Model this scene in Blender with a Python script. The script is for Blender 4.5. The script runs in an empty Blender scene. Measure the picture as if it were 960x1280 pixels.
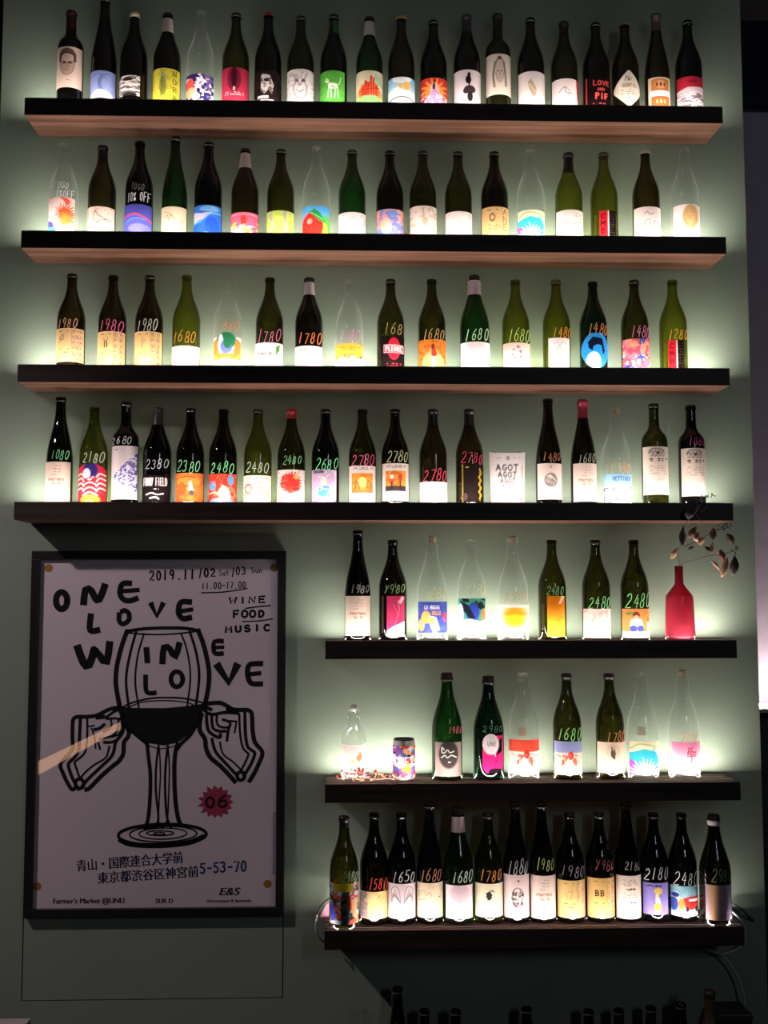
import bpy, math, random
import numpy as np
from mathutils import Matrix, Vector
S = bpy.context.scene
COL = S.collection

# ------------------------------------------------------------------ camera, world, lights, exposure
FPX = 1367.73
CAM = np.array([-0.0426, -3.1859, 1.50])
PITCH, YAW, ROLL = 0.079387, 0.030630, -0.000929
def basis():
    cp, sp, cy, sy, cr, sr = math.cos(PITCH), math.sin(PITCH), math.cos(YAW), math.sin(YAW), math.cos(ROLL), math.sin(ROLL)
    f = np.array([sy*cp, cy*cp, sp]); r = np.array([cy, -sy, 0.]); u = np.cross(r, f)
    return cr*r + sr*u, -sr*r + cr*u, f
CR, CU, CF = basis()
cam = bpy.data.cameras.new('camera'); camo = bpy.data.objects.new('camera', cam); COL.objects.link(camo)
cam.sensor_fit = 'VERTICAL'; cam.sensor_height = 24.0; cam.lens = FPX*24.0/1280.0
cam.clip_start = 0.02; cam.clip_end = 60
M = Matrix.Identity(4)
for i in range(3):
    M[i][0] = CR[i]; M[i][1] = CU[i]; M[i][2] = -CF[i]; M[i][3] = CAM[i]
camo.matrix_world = M
S.camera = camo
S.view_settings.view_transform = 'Standard'; S.view_settings.look = 'None'
S.view_settings.gamma = 1.0; S.view_settings.exposure = 0.0; S.view_settings.use_curve_mapping = False
S.cycles.max_bounces = 10; S.cycles.transparent_max_bounces = 40; S.cycles.diffuse_bounces = 4
S.cycles.transmission_bounces = 6; S.cycles.use_denoising = True
S.cycles.sample_clamp_indirect = 3.0; S.cycles.caustics_reflective = False; S.cycles.caustics_refractive = False

W = bpy.data.worlds.new('world'); S.world = W; W.use_nodes = True
W.node_tree.nodes['Background'].inputs[0].default_value = (0.75, 0.8, 1.0, 1)
W.node_tree.nodes['Background'].inputs[1].default_value = 0.012

def area(name, loc, target, size, power, color, sy=None):
    L = bpy.data.lights.new(name, 'AREA'); L.energy = power; L.color = color
    L.shape = 'RECTANGLE'; L.size = size; L.size_y = sy or size
    o = bpy.data.objects.new(name, L); COL.objects.link(o); o.location = loc
    o.rotation_euler = (Vector(target)-Vector(loc)).to_track_quat('-Z', 'Y').to_euler()
    return o
kl = bpy.data.lights.new('room_downlight', 'SPOT'); kl.energy = 108.0; kl.color = (1.0, 0.84, 0.86); kl.spot_size = math.radians(50); kl.spot_blend = 0.9; kl.shadow_soft_size = 0.04
KEY = bpy.data.objects.new('room_downlight', kl); COL.objects.link(KEY); KEY.location = (-2.25, -1.45, 2.95)
KEY.rotation_euler = (Vector((-0.70, 0, 0.98))-Vector(KEY.location)).to_track_quat('-Z', 'Y').to_euler()
HILITE = area('highlight_strip', (1.9, -4.6, 2.6), (0.1, 0, 1.6), 0.12, 10.0, (0.80, 0.86, 1.0), 0.9)  # unseen narrow light, added for upright highlights on the bottle glass
LED_POWER = 180.0; LED_REAR = 480.0          # emission strength of the LED tapes
LED_COLOR = {'front': (1.0, 0.88, 0.82), 'middle': (1.0, 0.94, 0.86)}

def at(px, py, Y):
    d = CF + (px-480)/FPX*CR - (py-640)/FPX*CU
    t = (Y-CAM[1])/d[1]
    return CAM + t*d
def proj(p):
    d = np.asarray(p, float)-CAM; z = d@CF
    return 480+FPX*(d@CR)/z, 640-FPX*(d@CU)/z

# ------------------------------------------------------------------ materials
def hx(h):
    h = h.lstrip('#')
    if len(h) == 3: h = ''.join(c*2 for c in h)
    v = [int(h[i:i+2], 16)/255 for i in (0, 2, 4)]
    return tuple(x/12.92 if x <= 0.04045 else ((x+0.055)/1.055)**2.4 for x in v)
MATS = {}
def nodes(name):
    m = bpy.data.materials.new(name); m.use_nodes = True; nt = m.node_tree; nt.nodes.clear()
    out = nt.nodes.new('ShaderNodeOutputMaterial')
    return m, nt, out
def plain(name, col, rough=0.5, metal=0.0, spec=0.5, bump=0.0, bscale=60, var=0.0, vscale=8.0, stretch=(1,1,1), emit=None, es=0, coat=0):
    if name in MATS: return MATS[name]
    m, nt, out = nodes(name); N = nt.nodes.new; L = nt.links.new
    b = N('ShaderNodeBsdfPrincipled'); L(b.outputs[0], out.inputs[0])
    b.inputs['Base Color'].default_value = (*col, 1); b.inputs['Roughness'].default_value = rough
    b.inputs['Metallic'].default_value = metal; b.inputs['Specular IOR Level'].default_value = spec
    b.inputs['Coat Weight'].default_value = coat
    tc = N('ShaderNodeTexCoord'); mp = N('ShaderNodeMapping'); mp.inputs['Scale'].default_value = stretch; L(tc.outputs['Object'], mp.inputs[0])
    if var:
        n = N('ShaderNodeTexNoise'); n.inputs['Scale'].default_value = vscale; n.inputs['Detail'].default_value = 6; L(mp.outputs[0], n.inputs['Vector'])
        r = N('ShaderNodeMapRange'); r.inputs['From Min'].default_value = 0.3; r.inputs['From Max'].default_value = 0.7
        r.inputs['To Min'].default_value = 1-var; r.inputs['To Max'].default_value = 1+var; L(n.outputs[0], r.inputs[0])
        mx = N('ShaderNodeMix'); mx.data_type = 'RGBA'; mx.blend_type = 'MULTIPLY'; mx.inputs[0].default_value = 1
        mx.inputs[6].default_value = (*col, 1); L(r.outputs[0], mx.inputs[7]); L(mx.outputs[2], b.inputs['Base Color'])
    if bump:
        n = N('ShaderNodeTexNoise'); n.inputs['Scale'].default_value = bscale; n.inputs['Detail'].default_value = 4; L(mp.outputs[0], n.inputs['Vector'])
        bp = N('ShaderNodeBump'); bp.inputs['Strength'].default_value = bump; bp.inputs['Distance'].default_value = 0.002
        L(n.outputs[0], bp.inputs['Height']); L(bp.outputs[0], b.inputs['Normal'])
    if emit:
        b.inputs['Emission Color'].default_value = (*emit, 1); b.inputs['Emission Strength'].default_value = es
    MATS[name] = m; return m
def glass(name, T, gloss=1.0, rim_glow=0.004):
    """thin tinted glass: each wall filters what passes by its colour, the more the flatter it is looked through"""
    if name in MATS: return MATS[name]
    m, nt, out = nodes(name); N = nt.nodes.new; L = nt.links.new
    geo = N('ShaderNodeNewGeometry')
    dot = N('ShaderNodeVectorMath'); dot.operation = 'DOT_PRODUCT'; L(geo.outputs['Normal'], dot.inputs[0]); L(geo.outputs['Incoming'], dot.inputs[1])
    ab = N('ShaderNodeMath'); ab.operation = 'ABSOLUTE'; L(dot.outputs['Value'], ab.inputs[0])
    mx = N('ShaderNodeMath'); mx.operation = 'MAXIMUM'; mx.inputs[1].default_value = 0.22; L(ab.outputs[0], mx.inputs[0])
    iv = N('ShaderNodeMath'); iv.operation = 'DIVIDE'; iv.inputs[0].default_value = 1.0; L(mx.outputs[0], iv.inputs[1])
    comb = N('ShaderNodeCombineColor')
    for k in range(3):
        pw = N('ShaderNodeMath'); pw.operation = 'POWER'; pw.inputs[0].default_value = T[k]; L(iv.outputs[0], pw.inputs[1]); L(pw.outputs[0], comb.inputs[k])
    tr = N('ShaderNodeBsdfTransparent'); L(comb.outputs[0], tr.inputs[0])
    gl = N('ShaderNodeBsdfGlossy'); gl.inputs['Roughness'].default_value = 0.012; gl.inputs[0].default_value = (gloss, gloss, gloss, 1)
    om = N('ShaderNodeMath'); om.operation = 'SUBTRACT'; om.inputs[0].default_value = 1.0; L(ab.outputs[0], om.inputs[1])
    p5 = N('ShaderNodeMath'); p5.operation = 'POWER'; p5.inputs[1].default_value = 5.0; L(om.outputs[0], p5.inputs[0])
    fr = N('ShaderNodeMath'); fr.operation = 'MULTIPLY_ADD'; fr.inputs[1].default_value = 0.80; fr.inputs[2].default_value = 0.045; L(p5.outputs[0], fr.inputs[0])
    ms = N('ShaderNodeMixShader'); L(fr.outputs[0], ms.inputs[0]); L(tr.outputs[0], ms.inputs[1]); L(gl.outputs[0], ms.inputs[2])
    # pale scatter mixed in at grazing angles, standing in for bright refracted rims
    df = N('ShaderNodeBsdfDiffuse'); tl = N('ShaderNodeBsdfTranslucent'); hm = N('ShaderNodeMixShader'); hm.inputs[0].default_value = 0.5
    hc = tuple(min(1, t**.5) for t in T); df.inputs[0].default_value = (*hc, 1); tl.inputs[0].default_value = (*hc, 1); L(df.outputs[0], hm.inputs[1]); L(tl.outputs[0], hm.inputs[2])
    i2 = N('ShaderNodeMath'); i2.operation = 'POWER'; i2.inputs[1].default_value = 1.8; L(iv.outputs[0], i2.inputs[0])
    hf = N('ShaderNodeMath'); hf.operation = 'MULTIPLY'; hf.inputs[1].default_value = rim_glow; hf.use_clamp = True; L(i2.outputs[0], hf.inputs[0])
    m2 = N('ShaderNodeMixShader'); L(hf.outputs[0], m2.inputs[0]); L(ms.outputs[0], m2.inputs[1]); L(hm.outputs[0], m2.inputs[2]); L(m2.outputs[0], out.inputs[0])
    MATS[name] = m; return m
def paper(name="label_paper", thru=0.18, attr=True, col=(0.8, 0.8, 0.8)):
    if name in MATS: return MATS[name]
    m, nt, out = nodes(name); N = nt.nodes.new; L = nt.links.new
    d = N('ShaderNodeBsdfDiffuse'); t = N('ShaderNodeBsdfTranslucent'); ms = N('ShaderNodeMixShader'); ms.inputs[0].default_value = thru
    L(d.outputs[0], ms.inputs[1]); L(t.outputs[0], ms.inputs[2]); L(ms.outputs[0], out.inputs[0])
    if attr:
        a = N('ShaderNodeAttribute'); a.attribute_name = 'ink'; L(a.outputs['Color'], d.inputs[0]); L(a.outputs['Color'], t.inputs[0])
    else:
        d.inputs[0].default_value = (*col, 1); t.inputs[0].default_value = (*col, 1)
    MATS[name] = m; return m
def emitter(name, col, s):
    if name in MATS: return MATS[name]
    m, nt, out = nodes(name); e = nt.nodes.new('ShaderNodeEmission'); e.inputs[0].default_value = (*col, 1); e.inputs[1].default_value = s
    nt.links.new(e.outputs[0], out.inputs[0]); MATS[name] = m; return m

def wood(name, c1, c2, rough=0.55):
    if name in MATS: return MATS[name]
    m, nt, out = nodes(name); N = nt.nodes.new; L = nt.links.new
    b = N('ShaderNodeBsdfPrincipled'); L(b.outputs[0], out.inputs[0]); b.inputs['Roughness'].default_value = rough; b.inputs['Specular IOR Level'].default_value = 0.25
    tc = N('ShaderNodeTexCoord'); mp = N('ShaderNodeMapping'); mp.inputs['Scale'].default_value = (1.3, 22, 22); L(tc.outputs['Object'], mp.inputs[0])
    n = N('ShaderNodeTexNoise'); n.inputs['Scale'].default_value = 2.2; n.inputs['Detail'].default_value = 8; n.inputs['Distortion'].default_value = 0.6; L(mp.outputs[0], n.inputs['Vector'])
    cr = N('ShaderNodeValToRGB'); cr.color_ramp.elements[0].position = 0.32; cr.color_ramp.elements[0].color = (*c1, 1)
    cr.color_ramp.elements[1].position = 0.68; cr.color_ramp.elements[1].color = (*c2, 1); L(n.outputs[0], cr.inputs[0]); L(cr.outputs[0], b.inputs['Base Color'])
    MATS[name] = m; return m

# ------------------------------------------------------------------ object helpers
def link(o, parent=None):
    COL.objects.link(o)
    if parent is not None: o.parent = parent
    return o
def tag(o, label=None, cat=None, group=None, kind=None):
    if label: o['label'] = label
    if cat: o['category'] = cat
    if group: o['group'] = group
    if kind: o['kind'] = kind
    return o
def empty(name, loc, label=None, cat=None, group=None):
    o = bpy.data.objects.new(name, None); o.empty_display_size = 0.05; o.location = loc; link(o)
    return tag(o, label, cat, group)
def mesh(name, V, F, mat, parent=None, smooth=False, kind=None):
    me = bpy.data.meshes.new(name); me.from_pydata([tuple(v) for v in V], [], F); me.update()
    if smooth: me.polygons.foreach_set('use_smooth', [True]*len(me.polygons))
    me.materials.append(mat)
    o = bpy.data.objects.new(name, me); link(o, parent)
    if kind: o['kind'] = kind
    return o
def boxes(name, bl, mat, parent=None, kind=None, bevel=0):
    V = []; F = []
    for (x0, y0, z0, x1, y1, z1) in bl:
        n = len(V)
        V += [(x0,y0,z0),(x1,y0,z0),(x1,y1,z0),(x0,y1,z0),(x0,y0,z1),(x1,y0,z1),(x1,y1,z1),(x0,y1,z1)]
        F += [tuple(n+i for i in f) for f in ((0,3,2,1),(4,5,6,7),(0,1,5,4),(1,2,6,5),(2,3,7,6),(3,0,4,7))]
    o = mesh(name, V, F, mat, parent, kind=kind)
    if bevel:
        b = o.modifiers.new('bevel', 'BEVEL'); b.width = bevel; b.segments = 2
    return o
def lathe_geo(prof, n=40, cx=0, cy=0, z0=0):
    V = []; F = []
    for r, z in prof:
        for k in range(n):
            a = 2*math.pi*k/n; V.append((cx+r*math.cos(a), cy+r*math.sin(a), z0+z))
    for i in range(len(prof)-1):
        for k in range(n):
            k2 = (k+1) % n; F.append((i*n+k, i*n+k2, (i+1)*n+k2, (i+1)*n+k))
    return V, F
def lathe(name, prof, mat, parent=None, n=40, close0=False, close1=False):
    V, F = lathe_geo(prof, n)
    if close0: F.append(tuple(range(n))[::-1])
    if close1: F.append(tuple((len(prof)-1)*n+k for k in range(n)))
    return mesh(name, V, F, mat, parent, smooth=True)
def catmull(P, k=5, closed=False):
    P = [np.array(p, float) for p in P]
    if len(P) < 3: return P
    n = len(P); out = []
    g = (lambda i: P[i % n]) if closed else (lambda i: P[max(0, min(n-1, i))])
    for i in range(n if closed else n-1):
        a, b, c, d = g(i-1), g(i), g(i+1), g(i+2)
        for j in range(k):
            t = j/k; out.append(0.5*((2*b)+(-a+c)*t+(2*a-5*b+4*c-d)*t*t+(-a+3*b-3*c+d)*t**3))
    if not closed: out.append(P[-1])
    else: out.append(out[0])
    return out
def tube_geo(P, r, n=8):
    P = [np.array(p, float) for p in P]; V = []; F = []
    for i, p in enumerate(P):
        t = P[min(i+1, len(P)-1)]-P[max(i-1, 0)]; t /= np.linalg.norm(t)+1e-12
        a = np.cross(t, (0, 0, 1.)); 
        if np.linalg.norm(a) < 0.2: a = np.cross(t, (0, 1., 0))
        a /= np.linalg.norm(a); b = np.cross(t, a); rr = r[i] if hasattr(r, '__len__') else r
        for k in range(n):
            an = 2*math.pi*k/n; V.append(p+rr*(math.cos(an)*a+math.sin(an)*b))
    for i in range(len(P)-1):
        for k in range(n):
            k2 = (k+1) % n; F.append((i*n+k, i*n+k2, (i+1)*n+k2, (i+1)*n+k))
    F.append(tuple(range(n))[::-1]); F.append(tuple((len(P)-1)*n+k for k in range(n)))
    return V, F
def tube(name, P, r, mat, parent=None, n=8):
    V, F = tube_geo(P, r, n); return mesh(name, V, F, mat, parent, smooth=True)

# ------------------------------------------------------------------ stroke alphabet (unit box, y up)
def arc(cx, cy, rx, ry, a0, a1, n=10):
    return [(cx+rx*math.cos(math.radians(a0+(a1-a0)*i/n)), cy+ry*math.sin(math.radians(a0+(a1-a0)*i/n))) for i in range(n+1)]
FONT = {
 '0': [arc(.5,.5,.38,.5,90,450,16)], '1': [[(.5,1),(.45,0)]], '2': [arc(.48,.72,.36,.28,160,-40,9)+[(.1,.02),(.95,.04)]],
 '3': [arc(.42,.75,.36,.25,150,-80,8), arc(.42,.27,.42,.27,80,-150,9)], '4': [[(.55,1),(.08,.38),(.95,.38)],[(.72,.75),(.66,0)]],
 '5': [[(.9,.98),(.25,.98),(.18,.58)]+arc(.45,.3,.42,.3,100,-140,9)], '6': [[(.72,1),(.35,.75),(.12,.4)]+arc(.48,.27,.36,.27,170,-190,14)],
 '7': [[(.08,.95),(.92,.97),(.42,0)]], '8': [arc(.5,.75,.3,.25,90,450,12), arc(.5,.26,.38,.26,90,450,12)],
 '9': [arc(.45,.72,.33,.27,0,360,12), [(.8,.8),(.76,.4),(.6,0)]], 'Y': [[(.1,1),(.5,.55)],[(.95,1),(.2,0)]],
 'A': [[(.05,0),(.5,1),(.95,0)],[(.22,.38),(.78,.38)]], 'B': [[(.15,0),(.15,1)], [(.15,1)]+arc(.4,.76,.4,.24,90,-90,7)+[(.15,.52)]+arc(.45,.26,.42,.26,90,-90,7)+[(.15,0)]],
 'C': [arc(.55,.5,.42,.5,45,315,12)], 'D': [[(.15,0),(.15,1)]+arc(.35,.5,.55,.5,90,-90,9)+[(.15,0)]], 'E': [[(.9,1),(.15,1),(.15,0),(.9,0)],[(.15,.52),(.75,.52)]],
 'F': [[(.9,1),(.15,1),(.15,0)],[(.15,.52),(.75,.52)]], 'G': [arc(.55,.5,.42,.5,50,340,12)+[(.95,.45),(.6,.45)]], 'H': [[(.12,0),(.12,1)],[(.88,0),(.88,1)],[(.12,.5),(.88,.5)]],
 'I': [[(.5,0),(.5,1)]], 'J': [[(.7,1),(.7,.25)]+arc(.4,.25,.3,.25,0,-170,6)], 'K': [[(.15,0),(.15,1)],[(.9,1),(.15,.45),(.9,0)]], 'L': [[(.15,1),(.15,0),(.85,0)]],
 'M': [[(.05,0),(.15,1),(.5,.35),(.85,1),(.95,0)]], 'N': [[(.1,0),(.12,1),(.88,0),(.9,1)]], 'O': [arc(.5,.5,.43,.5,90,450,14)], 'P': [[(.15,0),(.15,1)]+arc(.4,.75,.45,.25,90,-90,7)+[(.15,.5)]],
 'Q': [arc(.5,.5,.43,.5,90,450,14), [(.6,.25),(.95,-.05)]], 'R': [[(.15,0),(.15,1)]+arc(.4,.75,.45,.25,90,-90,7)+[(.2,.5),(.9,0)]], 'S': [arc(.5,.75,.36,.25,40,250,8)+arc(.5,.25,.4,.27,80,-150,8)],
 'T': [[(.05,1),(.95,1)],[(.5,1),(.5,0)]], 'U': [[(.12,1),(.12,.3)]+arc(.5,.3,.38,.3,180,360,8)+[(.88,1)]], 'V': [[(.05,1),(.5,0),(.95,1)]], 'W': [[(.02,1),(.28,0),(.5,.7),(.72,0),(.98,1)]],
 'X': [[(.1,0),(.9,1)],[(.1,1),(.9,0)]], 'Z': [[(.1,1),(.9,1),(.1,0),(.9,0)]], '-': [[(.15,.5),(.85,.5)]], '.': [[(.45,.0),(.52,.06)]], '/': [[(.2,-.1),(.8,1.1)]],
 '%': [[(.9,1),(.1,0)], arc(.2,.8,.15,.18,0,360,6), arc(.8,.2,.15,.18,0,360,6)], '&': [[(.95,0),(.25,.75),(.4,1),(.6,.8),(.1,.3),(.3,0),(.6,.05),(.9,.45)]], "'": [[(.5,1),(.45,.75)]],
 'a': [arc(.45,.3,.35,.3,0,360,10), [(.8,.6),(.82,0)]], 'u': [[(.12,.6),(.15,.15),(.5,0),(.8,.2),(.82,.6),(.85,0)]], 'n': [[(.12,.6),(.14,0)],[(.14,.4),(.45,.62),(.8,.5),(.82,0)]], 't': [[(.4,.9),(.42,.05),(.8,0)],[(.1,.6),(.8,.6)]],
}
def text_strokes(s, x, y, h, w, adv=None, slant=0.0, jit=0.0, seed=1):
    """strokes of a line of writing; x,y lower left, each letter w wide and h high, advance adv"""
    rnd = random.Random(seed); out = []; adv = adv or w*1.25
    for i, ch in enumerate(s):
        jx, jy, sc = rnd.uniform(-jit, jit)*w, rnd.uniform(-jit, jit)*h, 1+rnd.uniform(-jit, jit)
        for st in FONT.get(ch, FONT.get(ch.upper(), [])) if ch != ' ' else []:
            out.append([(x+i*adv+jx+(a*w+slant*b*h)*sc, y+jy+b*h*sc) for a, b in st])
    return out
def ribbon_geo(P, w, fn, V, F):
    """a flat band of width w along the 2-D line P, put onto a surface by fn(x, z)"""
    P = [np.array(p, float) for p in P]
    n0 = len(V); m = len(P)
    for i, p in enumerate(P):
        t = P[min(i+1, m-1)]-P[max(i-1, 0)]; l = np.hypot(*t)+1e-12; nrm = np.array([-t[1], t[0]])/l
        ww = (w[i] if hasattr(w, '__len__') else w)/2
        e = t/l*ww*0.6*(1 if i == m-1 else -1 if i == 0 else 0)
        for s in (-1, 1): V.append(fn(*(p+e+s*nrm*ww)))
    for i in range(m-1):
        a = n0+2*i; F.append((a, a+1, a+3, a+2))

# ------------------------------------------------------------------ label painting (into a colour attribute)
def vnoise(x, y, seed):
    xi = np.floor(x).astype(int); yi = np.floor(y).astype(int); fx = x-xi; fy = y-yi
    fx = fx*fx*(3-2*fx); fy = fy*fy*(3-2*fy)
    def h(a, b):
        v = np.sin(a*127.1+b*311.7+seed*74.7)*43758.5453; return v-np.floor(v)
    return (h(xi,yi)*(1-fx)+h(xi+1,yi)*fx)*(1-fy)+(h(xi,yi+1)*(1-fx)+h(xi+1,yi+1)*fx)*fy
class Paint:
    def __init__(s, X, Y, H):
        s.X, s.Y, s.H = X, Y, H; s.C = np.ones(X.shape+(3,))*0.8; s.keep = np.ones(X.shape, bool)
    def set(s, m, c, a=1.0):
        c = np.array(hx(c)) if isinstance(c, str) else c
        m = m.astype(float)*a if m.dtype == bool else m*a
        s.C = s.C*(1-m[..., None])+c*m[..., None]; return s
    def b(s, c): return s.set(np.ones(s.X.shape), c)
    def g(s, c0, c1, y0=0., y1=1.): s.b(c0); return s.set(np.clip((s.Y-y0)/(y1-y0), 0, 1), c1)
    def e(s, x, y, rx, ry, c, a=1.): 
        d = np.sqrt(((s.X-x)/rx)**2+((s.Y-y)/ry)**2); return s.set(np.clip((1-d)*6+.5, 0, 1), c, a)
    def r(s, x0, y0, x1, y1, c, a=1.): return s.set((s.X >= x0)&(s.X <= x1)&(s.Y >= y0)&(s.Y <= y1), c, a)
    def inside(s, P):
        m = np.zeros(s.X.shape, bool); j = len(P)-1
        for i in range(len(P)):
            (xi, yi), (xj, yj) = P[i], P[j]
            if yi != yj: m ^= ((yi > s.Y) != (yj > s.Y)) & (s.X < (xj-xi)*(s.Y-yi)/(yj-yi)+xi)
            j = i
        return m
    def p(s, P, c, a=1.): return s.set(s.inside(P), c, a)
    def s(s, P, w, c, a=1.):
        D = np.full(s.X.shape, 9.); H = s.H; w = max(w*1.15, .042)
        for (x0, y0), (x1, y1) in zip(P[:-1], P[1:]):
            dx, dy = x1-x0, (y1-y0)*H; l = dx*dx+dy*dy+1e-9
            t = np.clip(((s.X-x0)*dx+(s.Y-y0)*H*dy)/l, 0, 1)
            D = np.minimum(D, np.hypot(s.X-x0-t*dx, (s.Y-y0)*H-t*dy))
        return s.set(np.clip((w-D)/(w*.6+.01), 0, 1), c, a)
    def c(s, P, w, c, a=1., closed=False): return s.s([tuple(q) for q in catmull(P, 4, closed)], w, c, a)
    def t(s, txt, x, y, h, w, c, lw=.035, adv=None, jit=0., slant=0.):
        """writing: x left, y baseline, h height (0..1), w letter width (-1..1 units)"""
        for st in text_strokes(txt, x, -y, h, w, adv, 0, jit): s.s([(a+slant*(b+y), -b) for a, b in st], lw, c)
        return s
    def l(s, x0, x1, y0, y1, n, c, a=.7, seed=3):
        """n lines of print too small to read"""
        for i in range(n):
            yy = y0+(y1-y0)*i/max(1, n-1); k = vnoise((s.X+3)*9, np.full(s.X.shape, i*3.1), seed) > .38
            s.set((np.abs(s.Y-yy) < .014)&(s.X > x0)&(s.X < x1)&k, c, a)
        return s
    def n(s, sc, th, c, seed=1, a=1., m=None, sy=1.):
        v = .65*vnoise((s.X+5)*sc, (s.Y*s.H+5)*sc*sy, seed)+.35*vnoise((s.X+5)*sc*2.3, (s.Y*s.H+5)*sc*2.3*sy, seed+9)
        k = np.clip((v-th)*12, 0, 1)
        if m is not None: k = k*m
        return s.set(k, c, a)
    def bu(s, x, y, r0, r1, n, c, seed=0, a0=0., a1=360., ph=0):
        an = np.arctan2((s.Y-y)*s.H, s.X-x); d = np.hypot((s.Y-y)*s.H, s.X-x)
        q = np.abs(((an/(2*np.pi)*n+ph) % 1)-.5)*2
        rr = r0+(r1-r0)*q*(.75+.5*vnoise(an*n/6.28+50, an*0, seed))
        return s.set(d < rr, c)
    def cut(s, m): s.keep &= m; return s

# ------------------------------------------------------------------ bottle shapes: (height share or mm, radius mm)
def shape(kind, H):
    R = {'burg': .0400, 'bord': .0375, 'rhine': .0372, 'champ': .0432, 'swing': .0340}[kind]
    h = H
    if kind == 'burg': k = [(0,.93),(.006,.985),(.014,1),(.50,1),(.545,.985),(.59,.93),(.635,.84),(.68,.72),(.725,.595),(.77,.49),(.81,.415),(.85,.368),(.89,.345),(.935,.335),(.955,.335),(.957,.375),(.985,.375),(.993,.35),(1,.33)]
    if kind == 'champ': k = [(0,.93),(.006,.985),(.014,1),(.44,1),(.50,.98),(.555,.92),(.61,.82),(.665,.70),(.72,.575),(.775,.47),(.83,.40),(.88,.365),(.925,.35),(.93,.41),(.955,.41),(.96,.36),(.985,.37),(1,.345)]
    if kind == 'bord': k = [(0,.94),(.006,.99),(.014,1),(.60,1),(.635,.985),(.665,.93),(.69,.83),(.712,.69),(.735,.55),(.76,.45),(.79,.40),(.85,.385),(.945,.375),(.952,.375),(.954,.415),(.985,.415),(.993,.39),(1,.37)]
    if kind == 'rhine': k = [(0,.94),(.006,.99),(.014,1),(.36,1),(.43,.985),(.50,.925),(.57,.83),(.64,.70),(.71,.565),(.78,.46),(.84,.40),(.90,.37),(.955,.36),(.958,.40),(.985,.40),(1,.37)]
    if kind == 'swing': k = [(0,.92),(.01,.99),(.02,1),(.56,1),(.62,.97),(.67,.88),(.71,.74),(.745,.58),(.78,.48),(.82,.44),(.90,.42),(.905,.50),(.96,.50),(.965,.42),(1,.40)]
    return [(r*R, z*h) for z, r in k], R
TINT = {'K': (.15,.115,.075), 'B': (.085,.085,.08), 'O': (.31,.30,.10), 'W': (.30,.24,.11), 'G': (.55,.57,.17), 'E': (.17,.36,.14), 'T': (.07,.22,.15), 'C': (.95,.957,.947)}
TNAME = {'K': 'dark_brown_glass', 'B': 'black_glass', 'O': 'dark_olive_glass', 'W': 'brown_olive_glass', 'G': 'light_olive_glass', 'E': 'green_glass', 'T': 'teal_glass', 'C': 'clear_glass'}
CAPS = {'dk': ('#15100f', .35), 'red': ('#b3262b', .4), 'dred': ('#3a0d10', .4), 'wine': ('#8c1c34', .4), 'gold': ('#b89a58', .4), 'grey': ('#2d2b30', .4), 'white': ('#d8d0c8', .5), 'brown': ('#4a3a30', .5), 'foil': ('#3c3020', .5), 'cream': ('#b9ad8d', .5)}  # foil is gold darkened, its unlit look put into the colour
SHZ = [0, 2.9199, 2.5338, 2.1522, 1.7680, 1.3848, 0.9965, 0.6076]     # shelf tops
SHX0, SHX1, SHXM, SHD, SHT = -0.9686, 1.0314, -0.1111, 0.1507, 0.0492
SHNAME = ['', 'top shelf', 'second shelf', 'third shelf', 'fourth shelf', 'fifth shelf', 'sixth shelf', 'lowest lit shelf']
SHY = [0, -.066, -.066, -.066, -.066, -.066, -.060, -.066]
GREY = hx('#d8d4d0')

def radius_at(prof, z):
    zs = [p[1] for p in prof]; rs = [p[0] for p in prof]; return float(np.interp(z, zs, rs))
def wrap_label(name, parent, prof, R, z0, z1, xa, xb, art, seed=1, nx=70):
    """a paper label on the bottle between the heights z0 < z1 and the sideways positions xa < xb (metres from the axis)"""
    q = lambda v: max(-.995, min(.995, v/R)); ta, tb = math.asin(q(xa)), math.asin(q(xb))
    cx, hw = (xa+xb)/2, (xb-xa)/2; H = (z1-z0)/hw; ny = max(12, min(110, int(nx*H/2*1.0)))
    TH = np.linspace(ta, tb, nx); ZZ = np.linspace(z1, z0, ny)
    T, Z = np.meshgrid(TH, ZZ); rr = np.interp(Z, [p[1] for p in prof], [p[0] for p in prof])+.0005
    X = (np.sin(T)*R-cx)/hw; Y = (z1-Z)/(z1-z0)
    P = Paint(X, Y, H); P.seed = seed; art(P)
    V = np.stack([rr*np.sin(T), -rr*np.cos(T), Z], -1).reshape(-1, 3)
    k = P.keep; F = []
    idx = np.arange(nx*ny).reshape(ny, nx)
    ok = k[:-1,:-1]&k[1:,:-1]&k[:-1,1:]&k[1:,1:]
    a = idx[1:,:-1][ok]; b = idx[1:,1:][ok]; c = idx[:-1,1:][ok]; d = idx[:-1,:-1][ok]
    F = np.stack([a, b, c, d], -1)
    me = bpy.data.meshes.new(name); me.vertices.add(len(V)); me.vertices.foreach_set('co', V.ravel().astype(np.float32))
    me.loops.add(F.size); me.polygons.add(len(F)); me.loops.foreach_set('vertex_index', F.ravel().astype(np.int32))
    me.polygons.foreach_set('loop_start', np.arange(0, F.size, 4, dtype=np.int32)); me.polygons.foreach_set('loop_total', np.full(len(F), 4, np.int32))
    me.polygons.foreach_set('use_smooth', np.ones(len(F), bool)); me.update(calc_edges=True)
    at_ = me.color_attributes.new('ink', 'FLOAT_COLOR', 'POINT')
    cc = np.concatenate([np.clip(P.C, 0, .92).reshape(-1, 3), np.ones((nx*ny, 1))], 1).astype(np.float32)
    at_.data.foreach_set('color', cc.ravel())
    me.materials.append(paper()); o = bpy.data.objects.new(name, me); return link(o, parent)

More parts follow.
